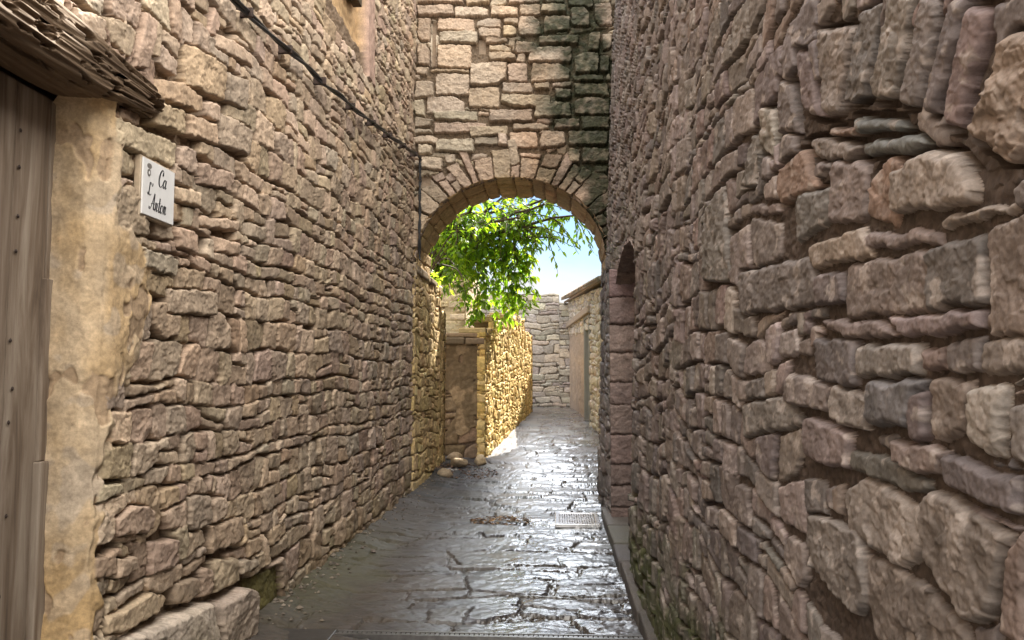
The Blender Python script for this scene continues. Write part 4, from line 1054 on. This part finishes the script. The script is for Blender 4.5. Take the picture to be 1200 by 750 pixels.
lv = []; lf = []; lc = []
def leaf(p, d_, s, col):
    d_ = d_ / (np.linalg.norm(d_) + 1e-9); sd = np.cross(d_, (rt.uniform(-.5, .5), rt.uniform(-.5, .5), 1)); sd /= (np.linalg.norm(sd) + 1e-9); up = np.cross(sd, d_)
    b0 = len(lv); w = s * .21
    for (a, b_, c) in ((0, 0, 0), (.35, -1, .06), (.4, 0, -.0), (.35, 1, .06), (.72, -.7, .03), (.75, 0, -.03), (.72, .7, .03), (1, 0, -.10)):
        lv.append(p + d_ * s * a + sd * w * b_ + up * s * c)
    lf.extend([(b0, b0 + 1, b0 + 2), (b0, b0 + 2, b0 + 3), (b0 + 1, b0 + 4, b0 + 5, b0 + 2), (b0 + 2, b0 + 5, b0 + 6, b0 + 3), (b0 + 4, b0 + 7, b0 + 5), (b0 + 5, b0 + 7, b0 + 6)])
    lc.extend([col] * 8)
lcols = [(.075, .14, .02), (.10, .17, .025), (.055, .11, .02), (.13, .19, .03), (.05, .10, .025)]
for q in tips:
    n = rt.randint(6, 11)
    for k in range(n):
        t = (k + rt.random()) / n * (len(q) - 1); i = min(int(t), len(q) - 2); p = q[i] * (1 - (t - i)) + q[i + 1] * (t - i)
        ax = q[i + 1] - q[i]; ax /= (np.linalg.norm(ax) + 1e-9)
        sdv = np.array((rt.uniform(-1, 1), rt.uniform(-1, 1), rt.uniform(-.7, .3)))
        leaf(p, ax * .6 + sdv + np.array((0, 0, -.25)), rt.uniform(.075, .20), pick(rt, lcols, .2))
def rel(mb, base):
    mb.v = [tuple(np.array(v) - base) for v in mb.v]; return mb
rel(trunk, T0).build('trunk', M['bark'], tree, True); rel(limbs, T0).build('limbs', M['bark'], tree, True)
mesh_obj('crown', [v - T0 for v in lv], lf, M['leaf'], tree, True, lc)
# bare twigs of a shrub on top of the garden wall, one bright tuft of leaves
sh_ = empty('shrub', (-2.15, 12.6, 3.0), 'thin twiggy shrub with a bright green tuft on the garden wall', 'shrub')
tw = MB(); B0 = np.array((-2.15, 12.6, 2.98)); lv, lf, lc = [], [], []
tws = [((0, 0, 0), (.25, -.6, .55), (.3, -1.2, .75)), ((0, 0, 0), (.35, .1, .5), (.75, .2, .05)), ((0, 0, 0), (.4, -.1, .75), (.62, 0, .95)), ((.3, .1, .4), (.55, .3, .3), (.7, .3, -.2)), ((0, 0, 0), (.3, -.5, .35), (.55, -.6, .62))]
for w3 in tws:
    p = [np.array((a[0], a[1], a[2])) for a in catmull(w3, 6)] if False else catmull(w3, 6)
    tw.tube(p, list(np.linspace(.012, .004, len(p))), 5)
    for _ in range(4):
        i = rt.randrange(4, len(p)); d_ = np.array((rt.uniform(-1, 1), rt.uniform(-1, 1), rt.uniform(-1, .6))) * .22
        tw.tube([p[i], p[i] + d_ * .5 + (0, 0, .01), p[i] + d_], [.005, .004, .002], 4)
for _ in range(90):
    leaf(np.array((.12 + rt.gauss(0, .1), -.1 + rt.gauss(0, .12), .12 + rt.gauss(0, .08))), np.array((rt.uniform(-1, 1), rt.uniform(-1, 1), rt.uniform(-.5, .8))), rt.uniform(.07, .12), pick(rt, [(.14, .20, .03), (.11, .18, .03)], .2))
tw.build('twigs', M['bark'], sh_, True); mesh_obj('foliage', lv, lf, M['leaf'], sh_, True, lc)

# ================================================================== SKY, SUN, CAMERA
SUN_AZ, SUN_EL = R(22), R(44)      # azimuth measured from +Y (up the lane) towards +X
wld = bpy.data.worlds.new('World'); scene.world = wld; wld.use_nodes = True
t = wld.node_tree; N, L = t.nodes, t.links
bg = N['Background']
sky = N.new('ShaderNodeTexSky'); sky.sky_type = 'NISHITA'; sky.sun_disc = False
sky.sun_elevation = SUN_EL; sky.sun_rotation = SUN_AZ; sky.air_density = 1.0; sky.dust_density = .15; sky.ozone_density = 3.0
tc = N.new('ShaderNodeTexCoord')
mp = N.new('ShaderNodeMapping'); mp.inputs['Scale'].default_value = (1, 1, 2.6); L.new(tc.outputs['Generated'], mp.inputs[0])
nz = noise(t, 1.9, 7, .58, mp.outputs[0], .25)
dt = N.new('ShaderNodeVectorMath'); dt.operation = 'DOT_PRODUCT'; L.new(tc.outputs['Generated'], dt.inputs[0]); dt.inputs[1].default_value = (.42, -.52, .74)
over = ramp(t, dt.outputs['Value'], [(.25, (0, 0, 0)), (.65, (1, 1, 1))])      # bright cloud added out of view, overhead and behind, to light the alley
sz = N.new('ShaderNodeSeparateXYZ'); L.new(tc.outputs['Generated'], sz.inputs[0])
hz = ramp(t, sz.outputs[2], [(.085, (1, 1, 1)), (.14, (0, 0, 0))])
msk = ramp(t, mathn(t, 'ADD', mathn(t, 'ADD', nz, mathn(t, 'MULTIPLY', over, .25)), mathn(t, 'MULTIPLY', hz, .28)), [(.56, (0, 0, 0)), (.70, (1, 1, 1))])
au = N.new('ShaderNodeVectorMath'); au.operation = 'DOT_PRODUCT'; L.new(tc.outputs['Generated'], au.inputs[0]); au.inputs[1].default_value = (.03, .81, .59)
aur = ramp(t, mathn(t, 'ADD', au.outputs['Value'], mathn(t, 'MULTIPLY', mathn(t, 'SUBTRACT', nz, .5), .06)), [(.945, (0, 0, 0)), (.975, (1, 1, 1))])       # brightest cloud, added ahead above the view to make the wet lane gleam
over = mathn(t, 'MAXIMUM', over, aur)
msk = mathn(t, 'MAXIMUM', msk, aur)
cl = mixc(t, msk, sky.outputs[0], mixc(t, aur, mixc(t, over, (6.0, 6.05, 6.15), (38.0, 36.0, 33.0)), (76.0, 80.0, 86.0)))
L.new(cl, bg.inputs['Color']); bg.inputs['Strength'].default_value = .05
sl_ = bpy.data.lights.new('sun', 'SUN'); sl_.energy = 5.0; sl_.angle = R(.53); sl_.color = (1, .91, .78)
so = link(bpy.data.objects.new('sun', sl_))
from mathutils import Vector
sd = Vector((math.sin(SUN_AZ) * math.cos(SUN_EL), math.cos(SUN_AZ) * math.cos(SUN_EL), math.sin(SUN_EL)))
so.rotation_euler = (-sd).to_track_quat('-Z', 'Y').to_euler(); so.location = sd * 60
cam = bpy.data.cameras.new('camera'); cam.sensor_width = 36; cam.lens = F / 1200 * 36; cam.clip_start = .05; cam.clip_end = 2000
co = link(bpy.data.objects.new('camera', cam)); co.location = (0, 0, HC); co.rotation_euler = (math.pi / 2 + PIT, 0, YAW)
scene.camera = co
vs = scene.view_settings; vs.view_transform = 'Standard'; vs.look = 'None'; vs.gamma = 1; vs.exposure = 1.75
scene.cycles.max_bounces = 8; scene.cycles.diffuse_bounces = 5
